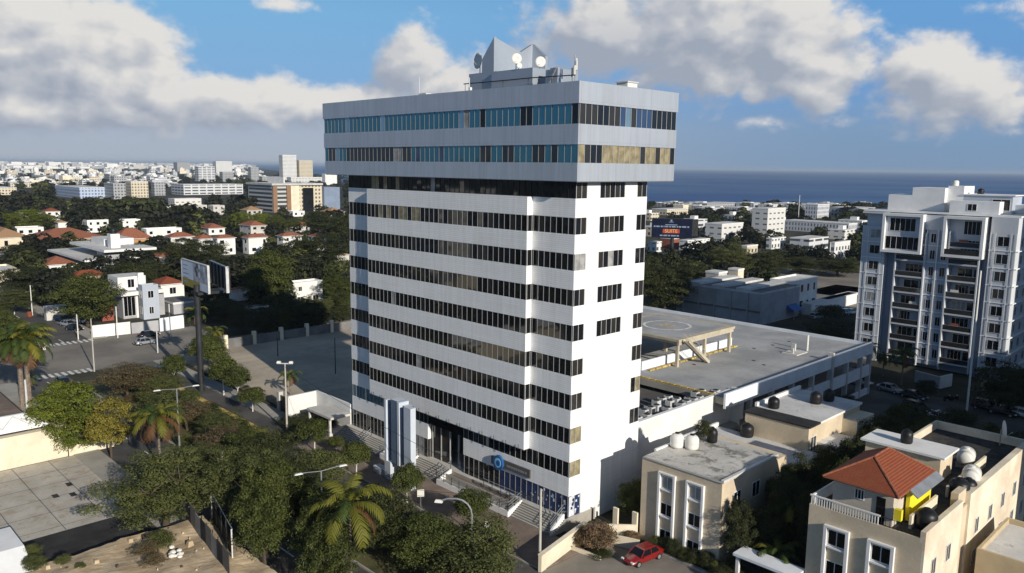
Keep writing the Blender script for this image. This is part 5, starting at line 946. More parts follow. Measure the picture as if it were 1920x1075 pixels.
def span(x, y, p):                            # how far +y from (x,y) until photo column p
    a, c = 0., 500.
    for _ in range(44):
        q = (a+c)/2
        if pix(x, y+q, 0)[0] < p: a = q
        else: c = q
    return a
s1, s2, s3, s4_ = span(x, y, 545), span(x, y, 562), span(x, y, 605), span(x, y, 634)
mb = MB(); mb.box(x-40, x, y, y+s1, 0, hh, 'facade_band'); mb.box(x-40, x+.5, y+s1, y+s2, 0, hh, 'cream'); mb.box(x-40, x-.5, y+s2, y+s3, 0, hh, 'facade_cream'); mb.box(x-40, x+3, y+s3, y+s4_, 0, hh*.92, 'apt_blue'); mb.build('wall', t)
mb = MB()
for q in (0.0, s1*.78): mb = MB(); mb.box(x, x+1.2, y+q, y+q+3.5, 0, hh*.98, 'brick_brown'); mb.build('pier', t)
mb = MB(); mb.box(x+.5, x+1.0, y+s2+3, y+s2+12, 0, hh*.9, 'glass_dark'); mb.build('dark_strip', t); mb = MB(); mb.box(x-42, x+1.5, y-1, y+s3, hh, hh+1.5, 'concrete_light', 'pale_roof'); mb.box(x-34, x-8, y+14, y+s1, hh+1.5, hh+6, 'stucco_white', 'pale_roof'); mb.build('roof', t)
# right side
for a in ((1321, 1352, 1392, 456, 422, 'white four storey block behind the dark trees', 'facade_sparse'), (1408, 1437, 1470, 447, 393, 'tall white and grey apartment block nearest the sea', 'facade_sparse'), (1508, 1531, 1553, 418, 385, 'white apartment block close to the shore', 'facade_fine'), (1472, 1590, 1606, 440, 421, 'long low building with an arcade of dark openings', 'facade_fine'), (1480, 1516, 1552, 471, 450, 'low white house group right of the tall white block', 'facade_strip'), (1556, 1563, 1592, 488, 457, 'white and orange small block beside the apartment tower', 'facade_white'), (1436, 1446, 1472, 468, 449, 'white annex with a red stripe under the tall block', 'facade_white'), (1238, 1260, 1273, 466, 449, 'red shop front under the dark billboard', 'red_wall'), (1215, 1225, 1240, 474, 456, 'white shop at the tower edge under the dark billboard', 'facade_white'), (1273, 1288, 1330, 470, 453, 'white low roofs right of the red shop', 'facade_white'), (1390, 1400, 1420, 478, 463, 'pale small house in front of the tall white block', 'facade_cream'),
          (1222, 1250, 1290, 404, 394, 'pale low roofs above the dark billboard', 'facade_cream'), (1300, 1325, 1380, 392, 383, 'long pale roof near the shore', 'facade_grey'), (1554, 1610, 1640, 408, 392, 'long grey arcaded hall near the shore', 'facade_grey')):
    bpx(*a, dmax=120)
x, y = G(1424, 611); reg(x, y, 24, 20, 8); t = thing('warehouse', 'grey windowless hall with a pale striped roof behind the helipad', 'warehouse', (x-12, y+8, 0)); hh = hz(x, y, 553); mb = MB(); mb.box(x-24, x, y, y+20, 0, hh, 'grey_wall'); mb.box(x-24, x, y-.2, y-.002, hh*.4, hh*.46, 'concrete_dark'); mb.build('wall', t)
mb = MB()
for i in range(7): mb.box(x-24+i*3.43, x-24+i*3.43+3.4, y, y+20, hh, hh+.5+.5*(i % 2), 'pale_roof', 'pale_roof' if i % 2 else 'concrete_dark')
mb.build('roof', t)
for i in range(5): x2 = x-22+i*4.6; mb = MB(); mb.box(x2, x2+.35, y-.35, y-.002, 0, hh, 'grey_wall'); mb.build('buttress', t)
bpx(1440, 1483, 1529, 592, 531, 'plain white and grey hall with small square openings', 'stucco_white', wins=True, frame=False); bpx(1322, 1346, 1362, 545, 514, 'pale stair head rising from the hall roof, left', 'concrete_light', z=4); bpx(1364, 1382, 1393, 542, 508, 'pale stair head rising from the hall roof, right', 'cream', z=4)
bpx(1502, 1520, 1606, 592, 583, 'white flat canopy in the car yard', 'stucco_white'); bpx(1535, 1552, 1606, 582, 573, 'second white canopy in the car yard, behind', 'stucco_white')
x, y = G(1478, 596); t = thing('tent', 'bright blue tarpaulin tent beside the grey hall', 'tent', (x, y, 0)); mb = MB(); mb.prism([(x-2.6, 2.2), (x, 3.8), (x+2.6, 2.2)], 1, y-2, y+3, 'blue_tarp'); mb.build('cover', t); mb = MB()
for a in (-2.4, 2.4):
    for c in (-1.8, 2.8): mb.tube((x+a, y+c, 0), (x+a, y+c, 2.3), .06, 'steel')
mb.build('pole', t)
# bright white city at the upper left: single blocks, then the hazy rest as one mass
rc = random.Random(21); SH = ['white', 'pale', 'cream', 'grey']; nb = 0
MATS = {'white': ('facade_white', 'facade_sparse', 'facade_strip'), 'pale': ('stucco_white', 'facade_strip', 'facade_fine'), 'cream': ('facade_cream', 'cream', 'facade_cream'), 'grey': ('facade_grey', 'facade_fine', 'grey_wall')}
blkmesh = {}
for sh in SH:
    for v in range(3):
        mb = MB(); mb.box(-8, 8, -8, 8, 0, 12, MATS[sh][v], 'pale_roof'); mb.box(-5+2*v, 1+2*v, -3, 3, 12, 13.5+.6*v, 'stucco_white', 'pale_roof'); mb.box(3, 6.5, -6.5, -2, 12, 13, 'grey_wall')
        if v: mb.box(-8, 8, 8.01, 14, 0, 7 if v == 1 else 9.5, MATS[sh][v], 'pale_roof')
        if v == 2: mb.box(8.01, 13, -5, 5, 0, 6, MATS[sh][v], 'pale_roof')
        o = mb.build('block'); blkmesh[sh, v] = o.data; bpy.data.objects.remove(o)
def block(x, y, w, d, h, sh, v, label, group):
    o = bpy.data.objects.new('city_building', blkmesh[sh, v]); COL.objects.link(o); o.location = (x, y, 0); o.scale = (w/16, d/16, h/12); return tag(o, label, 'building', group)
nb = 0
for i in range(290):
    py = 315+36*(rc.random()**.8); px = rc.uniform(-30, 500 if py < 338 else 330); x, y = G(px, py); d = dist(x, y)
    if d > 5200: continue
    ht = rc.choice((4, 5, 6, 7, 8, 10, 14))*(1.0 if d < 2500 else 1.25); w = rc.uniform(8, 20); sh = rc.choices(SH, (6, 4, 2, 1.6))[0]
    block(x, y, w, rc.uniform(8, 20), ht, sh, i % 3, sh+' block among the crowded pale buildings of the far city below the horizon', 'pale buildings of the far city')
for i in range(90):
    pyb = rh.uniform(408, 470); px = rh.uniform(1216, 1625); x, y = G(px, pyb); d = dist(x, y); w, dd, hgt = rh.uniform(9, 18), rh.uniform(9, 18), rh.choice((5, 6, 8, 11)); wp = (w+dd)*.75*F0/d
    if any(max(0, min(c, px+wp/2)-max(a, px-wp/2))*max(0, min(g_, pyb)-max(e_, pyb-hgt*F0/d)) > .1*(c-a)*(g_-e_) for a, c, e_, g_, D, _q in BB) or nh > 64+26: continue
    nh += 1; k_ = rh.choice(('facade_white', 'facade_sparse', 'facade_strip', 'facade_grey', 'facade_cream')); reg(x, y, w, dd, hgt); t = thing('building', {'facade_white': 'white', 'facade_sparse': 'plain white', 'facade_strip': 'banded white', 'facade_grey': 'grey', 'facade_cream': 'cream'}[k_]+' flat roofed block among the trees right of the tower', 'building', (x-w/2, y+dd/2, 0), 'blocks in the district right of the tower'); mb = MB(); mb.box(x-w, x, y, y+dd, -.3, hgt, k_); mb.build('wall', t); mb = MB(); mb.box(x-w-.1, x+.1, y-.1, y+dd+.1, hgt, hgt+.45, 'stucco_white', 'pale_roof'); mb.box(x-w*.6, x-w*.3, y+dd*.3, y+dd*.6, hgt+.45, hgt+2.4, 'stucco_white'); mb.build('roof', t)
for i in range(34):
    py = rc.uniform(385, 400); px = rc.uniform(1216, 1640); x, y = G(px, py); sh = rc.choice(SH); block(x, y, rc.uniform(8, 24), rc.uniform(8, 20), rc.uniform(3, 5), sh, i % 3, sh+' low roof among trees along the shore right of the tower', 'low roofs near the shore')
mb = MB()
for i in range(1500):
    py = 306.8+10*(rc.random()**1.4); px = rc.uniform(-90, 470); x, y = G(px, py-(960-px)*0.0)
    d = dist(x, y)
    if d > 22000: continue
    w = rc.uniform(14, 60)*max(1, d/5000); h = rc.uniform(5, 14)*(1+(rc.random() < .06)*1.2); mb.box(x-w/2, x+w/2, y-w/2, y+w/2, 0, h, rc.choice(('stucco_white', 'stucco_white', 'concrete_light', 'grey_wall')), 'pale_roof')
tag(mb.build('distant_city'), 'hazy mass of tiny pale buildings along the left horizon', 'city', kind='stuff')
# ---------------------------------------------------------------- billboards
def board(p0, p1, z0, z1, base, label, front, group=None):
    t = thing('billboard', label, 'billboard', (base[0], base[1], 0), group); a, c = Vector((p0[0], p0[1], 0)), Vector((p1[0], p1[1], 0)); d = c-a; L = d.length; d.normalize(); n = Vector((d.y, -d.x, 0)); return t, a, d, n, L
def panel(mb, a, d, n, u0, u1, z0, z1, o0, o1, m):
    P = [a+d*u0+n*o0, a+d*u1+n*o0, a+d*u1+n*o1, a+d*u0+n*o1]; mb.prism([(p.x, p.y) for p in P], 2, z0, z1, m)
bx, by = G(378, 733); pa = G(342, 528, 14.2); 
A1 = Vector((bx-5.5, by+9.0, 0)); ray2 = lambda px, t0: None
def atd(px, py, D):                           # point on a photo ray at ground distance D
    d = ray(px, py); k = D/math.hypot(d[0], d[1]); P = CAM+k*d; return float(P[0]), float(P[1]), float(P[2])
q0, q1 = atd(342, 528, 146), atd(391, 558, 134)
t, a, d, n, L = board(q0, q1, 0, 0, (bx, by), 'two sided billboard on a tall dark post, pale panel with a yellow strip facing left', None)
zb0 = (q0[2]+q1[2])/2; zt0 = hz(q1[0], q1[1], 500)
mb = MB(); panel(mb, a, d, n, 0, L, zb0, zt0, -.25, 0, 'board_back'); mb.build('panel', t)
mb = MB(); panel(mb, a, d, n, .1, L*.46, zb0+1.4, zt0-.1, .002, .02, 'board_white'); panel(mb, a, d, n, L*.46, L-.1, zb0+1.4, zt0-.1, .002, .022, 'board_grey'); panel(mb, a, d, n, .1, L*.7, zb0+.1, zb0+1.4, .002, .024, 'board_ochre'); panel(mb, a, d, n, L*.7, L-.1, zb0+.1, zb0+1.4, .002, .026, 'board_white')
rr = random.Random(4)
for i in range(5): panel(mb, a, d, n, L*.06, L*(.22+.18*rr.random()), zt0-.9-i*.7, zt0-.72-i*.7, .023, .03, 'blue_wall')
for i in range(9): u = L*(.5+.44*rr.random()); w = L*.06; z = zb0+1.6+rr.random()*2.2; panel(mb, a, d, n, u, min(u+w, L-.2), z, z+.9, .027+.002*i, .028+.002*i, rr.choice(('board_white', 'grey_wall', 'sign_grey')))
mb.build('poster', t)
mb = MB()
for (u0, u1, z0, z1) in ((0, L, zt0-.02, zt0+.14), (-.12, 0, zb0, zt0), (L, L+.12, zb0, zt0)): panel(mb, a, d, n, u0, u1, z0, z1, -.3, .05, 'ac_grey')
mb.build('frame', t)
r0, r1 = atd(396, 552, 144), atd(428, 552, 133); a2 = Vector((r0[0], r0[1], 0)); d2 = (Vector((r1[0], r1[1], 0))-a2); L2 = d2.length; d2.normalize(); n2 = Vector((d2.y, -d2.x, 0)); mb = MB(); panel(mb, a2, d2, n2, 0, L2, zb0+.4, zt0-.1, -.4, -.2, 'board_back'); panel(mb, a2, d2, n2, L2-.3, L2, zb0+.2, zt0, -.2, .25, 'ac_grey'); mb.build('back_panel', t)
mb = MB()
for i in range(5): panel(mb, a2, d2, n2, L2*i/5, L2*i/5+.16, zb0+.4, zt0-.1, -.19, .02, 'steel')
panel(mb, a2, d2, n2, 0, L2, zt0-.25, zt0-.1, -.18, .1, 'steel'); mb.build('struts', t)
mb = MB(); mb.tube((bx, by, 0), (bx, by, zb0+1.0), .48, 'steel_dark', n=16); mb.box(bx-1.5, bx+1.5, by-.4, by+5, zb0-.5, zb0-.05, 'steel_dark'); mb.build('post', t)
bx, by = G(1259, 484); D = dist(bx, by); q0, q1 = atd(1222, 446, D), atd(1297, 448, D); zb0 = q0[2]; zt0 = hz(q0[0], q0[1], 409)
t, a, d, n, L = board(q0, q1, 0, 0, (bx, by), 'dark navy digital billboard on a black post right of the office tower', None); mb = MB(); panel(mb, a, d, n, -.2, L+.2, zb0, zt0, -.8, 0, 'board_back'); panel(mb, a, d, n, L+.2, L+2.4, zb0+1, zt0-.4, -4, -1, 'board_back'); mb.build('panel', t)
mb = MB(); panel(mb, a, d, n, .0, L, zb0+.2, zt0-.2, .002, .05, 'led_navy'); mb.build('screen', t); HB = zt0-zb0; mb = MB()
def seg(u0, u1, v0, v1, m): panel(mb, a, d, n, L*u0, L*u1, zb0+HB*v0, zb0+HB*v1, .052, .09, m)
u = .04
for w in (.05, .1, .06, .03, .09, .05, .11, .04, .07, .12, .05): seg(u, u+w*.86, .55, .625, 'led_pale'); u += w+.012
for u0, w in ((.2, .07), (.29, .1), (.41, .05), (.48, .12), (.62, .06)): seg(u0, u0+w, .10, .17, 'led_pale')
seg(.455, .50, .84, .94, 'led_pale'); seg(.42, .535, .80, .825, 'led_pale'); seg(.33, .63, .66, .70, 'led_pale'); mb.build('small_print', t)
mb = MB(); seg(.27, .69, .26, .46, 'led_red'); mb.build('red_band', t)
fc = bpy.data.curves.new('word', 'FONT'); fc.body = 'SUITE'; fc.size = HB*.25; fc.extrude = .02; fc.align_x = 'CENTER'; fc.align_y = 'CENTER'; fc.materials.append(M['led_orange']); fo = bpy.data.objects.new('word', fc); COL.objects.link(fo); bpy.context.view_layer.update(); me = bpy.data.meshes.new_from_object(fo.evaluated_get(bpy.context.evaluated_depsgraph_get())); bpy.data.objects.remove(fo); o = bpy.data.objects.new('lettering', me); COL.objects.link(o); o.parent = t
P = a+d*(L*.48)+n*.12; o.matrix_local = Matrix.Translation(Vector((P.x-bx, P.y-by, zb0+HB*.36))) @ Matrix(((d.x, 0, n.x), (d.y, 0, n.y), (0, 1, 0))).to_4x4()
mb = MB(); mb.tube((bx, by, 0), (bx, by, zb0), .75, 'steel_dark', n=14); mb.build('post', t)
# bare metal billboard frame at the bottom left
g1, g0 = (-14.6, -29.6), G(399, 1004); t = thing('empty_billboard', 'empty black metal billboard frame standing behind the corrugated fence', 'billboard', (g1[0], g1[1], 0)); a = Vector((g0[0], g0[1], 0)); d = Vector((g1[0], g1[1], 0))-a; L = d.length; d.normalize(); n = Vector((d.y, -d.x, 0)); za, zc = hz(g0[0], g0[1], 943), hz(g1[0], g1[1], 972); zt0 = (za+zc)/2; mb = MB()
for i in range(5): panel(mb, a, d, n, L*i/4-.05, L*i/4+.05, 0 if i in (0, 4) else zt0-7.6, zt0, -.06, .06, 'ac_grey' if i in (0, 4) else 'steel_dark')
mb.build('uprights', t); mb = MB()
for i in range(6): z = zt0-7.6*i/5; panel(mb, a, d, n, -.05, L+.05, z-.05, z+.05, -.09, -.061, 'ac_grey' if i == 0 else 'steel_dark')
mb.build('rails', t); mb = MB(); panel(mb, a, d, n, .2, L-.2, zt0-7.5, zt0-1.6, -.14, -.1, 'board_back'); mb.build('backing_sheet', t)
# corrugated fence beside the dirt lot
t = thing('corrugated_fence', 'rusty grey corrugated metal fence along the dirt lot', 'fence', (-22, -30, 0)); 
for i in range(9):
    f0, f1 = (-27.5+i*1.75, -29.0-i*.24), (-27.5+(i+1)*1.75-.03, -29.0-(i+1)*.24); mb = MB(); K = 12; v = []
    for k in range(K+1): s = k/K; off = .05*(1 if k % 2 else -1); v += [(f0[0]+(f1[0]-f0[0])*s, f0[1]+(f1[1]-f0[1])*s+off, .2), (f0[0]+(f1[0]-f0[0])*s, f0[1]+(f1[1]-f0[1])*s+off, 3.6+.15*(i % 3))]
    mb.poly(v, [(2*k, 2*k+2, 2*k+3, 2*k+1) for k in range(K)], ('concrete_dark', 'steel_dark', 'sign_grey')[i % 3]); mb.tube((f0[0], f0[1]+.1, 0), (f0[0], f0[1]+.1, 3.9), .05, 'steel_dark', n=5); mb.build('sheet', t)
# left yard: cream wall, white shed
t = thing('white_shed', 'long white metal shed with a cream base wall beside the concrete yard', 'shed', (-59.5, -44, 0)); mb = MB(); mb.box(-61.3, -57.6, -60, -31.6, -.2, 4.0, 'cream'); mb.build('wall', t); mb = MB(); ZR = hz(-60.5, -38, 783); mb.prism([(-61.4, 4.3), (-58.4, 4.3), (-58.4, 4.5), (-60.5, ZR), (-60.9, ZR)], 1, -60, -33.4, 'white_paint'); mb.box(-61, -58.7, -59.5, -33.9, 4.0, 4.3, 'steel_dark'); mb.build('roof', t); mb = MB()
for i in range(16): a_, c_ = (i % 2), ((i+1) % 2); mb.tube((-60.3+a_*1.6, -33.8-i*1.5, ZR-.12-a_*(ZR-4.6)*.76), (-60.3+c_*1.6, -35.3-i*1.5, ZR-.12-c_*(ZR-4.6)*.76), .05, 'ac_grey', n=4)
mb.build('truss', t); fence_wall([(-57.5, -31.5), (-57.5, -26)], 1.4, 'low cream wall under the round green tree by the yard', 'cream')
x, y = G(46, 1024, 3.0); t = thing('shed', 'small shed with a bright white sloping roof at the bottom left corner', 'shed', (x, y-5, 0)); mb = MB(); mb.box(x-5, x+2.6, y-11.8, y-.2, 0, 1.4, 'stucco_white'); mb.build('wall', t); mb = MB(); mb.prism([(x-5.3, 1.41), (x+3, 1.41), (x+3, 1.6), (x-.2, 3.0), (x-5.3, 3.0)], 1, y-12, y, 'white_paint'); mb.build('roof', t)
for i, (px, py) in enumerate(((130, 909), (104, 931), (137, 928))):
    x, y = G(px, py); t = thing('drain_cover', 'dark square drain cover in the concrete yard, '+('farthest of three', 'nearest of three', 'rightmost of three')[i], 'drain cover', (x, y, .03)); mb = MB(); mb.box(x-.55, x+.55, y-.3, y+.3, .035, .07, 'steel_dark'); mb.build('cover', t)
rr = random.Random(6)
for i in range(9): x, y = G(rr.uniform(320, 342), rr.uniform(1022, 1050), 1.8); s = rr.uniform(.16, .34); o = thing('rubbish_bag', 'white rubbish bag or block dumped beside the corrugated fence', 'rubbish', (x, y, 1.75), 'white rubbish beside the fence', rr.uniform(0, 3)); mb = MB(); mb.lathe((0, 0, 0), [(s*.6, 0), (s, s*.4), (s*.8, s*.9), (s*.2, s*1.15)], 'plastic_white', 7); mb.build('bag', o, local=True)
mb = MB(); rs = random.Random(9)
for i in range(130):
    x, y = rs.uniform(-24.6, -12), rs.uniform(-52, -30.5); s = rs.choice((.06, .1, .16, .28))*rs.uniform(.7, 1.3); mb.frust((x-s, x+s, y-s, y+s*.8), (x-s*.6, x+s*.5, y-s*.5, y+s*.6), 1.5, 1.74+s*.9, rs.choice(('dirt', 'dirt', 'concrete', 'concrete_dark', 'bark')))
tag(mb.build('rubble'), 'scattered stones and rubble on the sandy lot', 'rubble', kind='stuff')
# lot fence
fence_wall([(-98.2, 2), (-98.2, 38)], 1.9, 'dark boundary wall with cream pillars around the empty parking lot', 'concrete_dark', 'cream', pillar=5.8, z=1.0, ph=2.7)
fence_wall([(-98, 40.5), (-48, 40.5)], 1.9, 'rear boundary wall of the parking lot beside the tower', 'concrete_dark', 'cream', pillar=5.8, z=1.0, ph=2.7)
fence_wall([(-57.5, -2.0), (-50.5, -2.4)], 2.4, 'dark gate panel with concrete posts at the parking lot entrance', 'steel_dark', 'concrete_light', pillar=3.5, ph=2.9, name='gate', cat='gate')
t = thing('white_wall', 'plain white wall with a ramp roof at the left foot of the tower', 'wall', (-48, -2, 0)); mb = MB(); mb.box(-50.4, -50.1, -4.6, 0.0, 0, 4.2, 'stucco_white'); mb.box(-50.39, -41, .0, .3, 0, 4.2, 'stucco_white'); mb.build('panel', t); mb = MB(); mb.box(-47, -40.6, -3.4, -.1, 2.7, 3.0, 'concrete_light'); mb.build('porch_roof', t); mb = MB(); mb.box(-46.8, -46.5, -3.3, -3.0, 0, 2.7, 'concrete_light'); mb.box(-41.4, -41.1, -3.3, -3.0, 0, 2.7, 'concrete_light'); mb.build('post', t)
# front garden walls at the bottom centre
fence_wall([(4.2, -8.6), (2.5, -.2)], 1.7, 'low cream wall in front of the driveway beside the concrete pole', 'cream', cap='cream_stained', th=.35); fence_wall([(2.5, -.2), (6.2, 3.4)], 1.6, 'stained cream garden wall behind the flowering bush', 'cream_stained'); fence_wall([(5.2, .6), (8.0, 1.6)], 1.2, 'short cream wall behind the red car', 'cream'); fence_wall([(2.9, -3.2), (6.6, -2.6)], .45, 'low cream kerb wall around the flower bed', 'cream')
for x, y, lab in ((3.6, 3.0, 'left'), (5.6, 3.6, 'right')): fence_wall([(x, y), (x+.6, y)], 2.8, 'cream gate pillar beside the beige house, '+lab+' one', 'cream')
# ---------------------------------------------------------------- trees: foreground and streets
tree(-27.8, -30.6, 14.5, 9.0, 'olive', 'big spreading olive tree with bare twigs at the edge of the concrete yard')
tree(-24, -24.5, 10, 9.0, 'olive', 'olive tree behind the concrete pole, right of the big spreading tree'); tree(-37.5, -22.5, 8, 4.8, 'olive', 'olive tree behind the big spreading tree')
tree(-58.6, -31.0, 9.4, 9.6, 'lime', 'dense round bright green tree beside the white shed'); tree(-53, -27.8, 7.0, 7.6, 'yellow', 'yellowish green tree right of the round bright tree')
tree(-75.5, -18.0, 11.5, 6.8, 'dry', 'brownish thin leaved tree at the tip of the median'); tree(-70, -15.5, 8, 5.2, 'olive', 'olive shrub tree behind the brownish tree in the median'); tree(-62, -17.5, 8, 4.4, 'bush', 'wide olive bush in the median left of the orange palm'); tree(-57, -16.5, 8, 4.4, 'dry', 'dry reddish bush in the median near the yellow kerb'); tree(-50, -15.2, 8, 4.4, 'olive', 'round olive bush in the median below the yellow kerb')
tree(-43, -18, 8.5, 4.6, 'dry', 'dark olive tree in the median, left of the double lamp'); tree(-37, -16.5, 8, 5.6, 'mid', 'leafy green tree in the median opposite the ramp wall'); tree(-31, -17.5, 9, 6.6, 'dark', 'dark green tree in the median left of the double lamp post'); tree(-26, -13.6, 6.0, 5.0, 'bush', 'olive bush in the median opposite the pylon'); tree(-20, -19, 8, 6.0, 'dark', 'dark tree in the median behind the coconut palm')
for i, (x, y, w, h, k, l) in enumerate(((-16.5, -25.5, 6.5, 9.0, 'tall', 'tall clumpy green tree at the bottom, left of the coconut palm'), (-12.5, -27.5, 6.5, 8.6, 'tall', 'clumpy green tree nearest the bottom edge under the palm'), (-8.5, -24.0, 6.4, 8.3, 'tall', 'clumpy green tree right below the coconut palm'), (-4.4, -25.6, 6.0, 7.6, 'tall', 'clumpy green tree at the bottom right of the palm'), (-19.8, -21.8, 6, 7.6, 'tall', 'clumpy dark tree left of the palm behind the others'), (-2.6, -16.6, 7.4, 6.2, 'mid', 'broad green tree at the bottom left of the curved lamp'), (-8.0, -17.4, 7.2, 6.6, 'dark', 'dark broad tree between palm and curved lamp'), (1.4, -13.6, 7.0, 5.8, 'bush', 'brownish green tree under the curved lamp'), (-13.6, -14.4, 5.2, 4.6, 'dark', 'low dark tree behind the square sign'), (4.2, -17.5, 7, 5.2, 'bush', 'brownish tree at the bottom edge right of the dark trees'))):
    tree(x, y, w, h, k, l)
for px, pyb, w, top, l in ((590, 848, 66, 788, 'street tree near the white wall, first along the sidewalk'), (631, 850, 34, 820, 'small round clipped tree beside the leftmost steps'), (668, 896, 68, 832, 'street tree in front of the leftmost ramp wall'), (764, 955, 66, 874, 'street tree just right of the pylon foot'), (883, 1000, 76, 922, 'street tree behind the curved lamp')): tpx(px, pyb, w, top, 'street', l, group='street trees along the sidewalk')
for px, pyb, w, top, l in ((400, 705, 52, 640, 'street tree beside the lot, leftmost with a white trunk'), (420, 742, 60, 672, 'street tree beside the lot with a white painted trunk'), (446, 752, 50, 690, 'street tree in front of the sunlit corner of the lot'), (474, 772, 54, 728, 'small round street tree nearest the lot gate'), (328, 725, 44, 668, 'thin dark tree at the shaded street corner'), (392, 690, 70, 630, 'leafy green shrub tree under the billboard post')): tpx(px, pyb, w, top, 'street', l, group='street trees beside the lot')
for px, pyb, w, top, k, l in ((570, 800, 90, 778, 'shrub', 'low clipped hedge along the plain white wall'), (610, 800, 60, 780, 'shrub', 'low hedge continuing beside the white wall'), (545, 822, 30, 806, 'bush', 'small bush at the foot of the white wall')): tpx(px, pyb, w, top, k, l, name='shrub', cat='shrub')
for i in range(26):
    a = rc.uniform(-88, -44); y = rc.uniform(-19, -10.5); s = rc.uniform(1.4, 3.2); tree(a, y, s*1.6, s, rc.choice(('bush', 'dry', 'bush', 'shrub')), 'low dry bush among the undergrowth of the median', 'shrub', 'shrub', 'undergrowth bushes in the median', parts=False)
for i in range(16):
    a = rc.uniform(-42, 2); y = rc.uniform(-19.5, -14); s = rc.uniform(1.4, 2.8); tree(a, y, s*1.7, s, rc.choice(('shrub', 'bush')), 'low dark bush under the median trees', 'shrub', 'shrub', 'dark bushes under the median trees', parts=False)
for i, (px, py, s) in enumerate(((66, 1062, 1.4), (118, 1052, .9), (276, 1046, 1.9), (290, 1066, 1.8), (300, 1024, 1.8), (150, 1060, .6), (58, 1040, 1.3))):
    x, y = G(px, py, 2.0); tree(x, y, s*1.4, s, 'dry' if i in (2, 3) else 'bush', ('dry reddish' if i in (2, 3) else 'green')+' weed bush on the dirt lot', 'shrub', 'shrub', 'weeds on the dirt lot', z=1.65, parts=False)
# palms
palm(*G(296, 793, 6.0), 6.8, .8, 'palm with drooping orange brown fronds in the middle of the median', nf=24, L=4.4, seed=3, dry=9)
palm(*G(655, 945, 8.6), 8.6, 0.9, 'coconut palm with golden fronds at the bottom centre', nf=18, L=4.9, seed=5, dry=2, droop=.95)
palm(-84.0, -30.5, 10.6, .2, 'cluster palm with a thick bushy head at the left edge, nearest the road', nf=36, L=5.2, seed=8, dry=5, tr=.42, trunks=2, droop=.8); palm(-90, -33.5, 10.5, .1, 'tall palm behind the cluster palm at the left edge', nf=24, L=4.6, seed=9, dry=4, tr=.28)
palm(-92.6, -.1, 10.2, .5, 'slender palm with a yellow crown shaft left of the lot', nf=16, L=3.2, seed=11, tr=.14); palm(*G(545, 752), 4.2, .2, 'short palm at the front corner of the lot', nf=16, L=2.4, seed=12, tr=.14); palm(-88.5, -28.5, 3.6, .1, 'small palm beside the left pavement', nf=14, L=1.9, seed=13, tr=.1); palm(*G(404, 680), 6.0, .4, 'bushy palm right of the slender palm', nf=18, L=3.0, seed=14)
for i, (px, py, tp, L) in enumerate(((1626, 700, 652, 2.6), (1690, 722, 662, 3.2), (1655, 705, 668, 2.2))):
    x, y = G(px, py); palm(x, y, max(3, hz(x, y, tp)), .05, 'dark palm in front of the apartment tower, '+('leftmost', 'tallest', 'small middle one')[i], nf=20, L=L, seed=20+i, tr=.16)
for i, (x, y, h) in enumerate(((17.3, 13.5, 5.6), (19.6, 9.5, 6.4), (16.9, 22, 5.2), (20.5, 5.6, 3.2))): palm(x, y, h, .12, 'palm in the dark garden between the two beige houses, '+('by the stained roof', 'in the middle', 'at the back', 'lowest at the canopy')[i], nf=18, L=2.8, seed=30+i, dry=2)
# garden between the beige houses and the bottom centre
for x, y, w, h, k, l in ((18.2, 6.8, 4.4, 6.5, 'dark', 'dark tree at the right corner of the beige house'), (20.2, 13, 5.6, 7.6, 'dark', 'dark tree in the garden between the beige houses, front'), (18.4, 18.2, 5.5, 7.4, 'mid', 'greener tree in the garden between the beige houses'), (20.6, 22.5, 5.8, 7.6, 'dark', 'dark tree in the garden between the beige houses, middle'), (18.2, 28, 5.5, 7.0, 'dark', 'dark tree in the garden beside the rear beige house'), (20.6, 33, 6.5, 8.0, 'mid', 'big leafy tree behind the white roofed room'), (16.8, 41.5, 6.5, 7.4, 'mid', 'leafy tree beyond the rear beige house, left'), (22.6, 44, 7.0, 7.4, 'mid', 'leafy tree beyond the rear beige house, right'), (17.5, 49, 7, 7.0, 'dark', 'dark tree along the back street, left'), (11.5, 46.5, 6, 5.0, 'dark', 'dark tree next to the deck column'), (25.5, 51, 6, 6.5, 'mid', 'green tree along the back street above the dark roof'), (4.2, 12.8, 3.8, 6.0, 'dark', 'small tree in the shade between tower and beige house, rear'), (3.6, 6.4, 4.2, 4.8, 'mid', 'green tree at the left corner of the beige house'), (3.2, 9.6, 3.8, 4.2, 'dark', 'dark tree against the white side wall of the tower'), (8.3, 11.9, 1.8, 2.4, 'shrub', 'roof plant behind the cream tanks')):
    tree(x, y, w, h, k, l, z=8.88 if 'roof plant' in l else 0)
for i, (x, y, w, h, k) in enumerate(((17.0, 4.6, 3.4, 7.6, 'dark'), (18.8, 9.6, 4.6, 9.2, 'dark'), (17.4, 12.2, 4.2, 8.6, 'mid'), (21.6, 9.0, 4.0, 8.4, 'dark'), (21.4, 16.5, 4.4, 9.4, 'mid'), (17.2, 16.4, 4.2, 8.8, 'dark'), (21.6, 20, 4.6, 9.6, 'dark'), (17.4, 21.6, 4.4, 8.8, 'mid'), (18.8, 25, 4.8, 9.2, 'dark'), (21.8, 28.4, 5.2, 9.4, 'mid'), (18.4, 32, 5, 8.6, 'dark'), (16.8, 36.5, 5.4, 8.4, 'dark'), (21.6, 38, 5.6, 8.8, 'mid'), (26.5, 40, 5.6, 8.6, 'dark'), (29.5, 46, 5.8, 7.4, 'mid'), (14.4, 52, 5.6, 6.6, 'mid'))): tree(x, y, w, h, k, ('dark' if k == 'dark' else 'leafy green')+' tree crowding the garden between the two beige houses', group='garden trees between the beige houses')
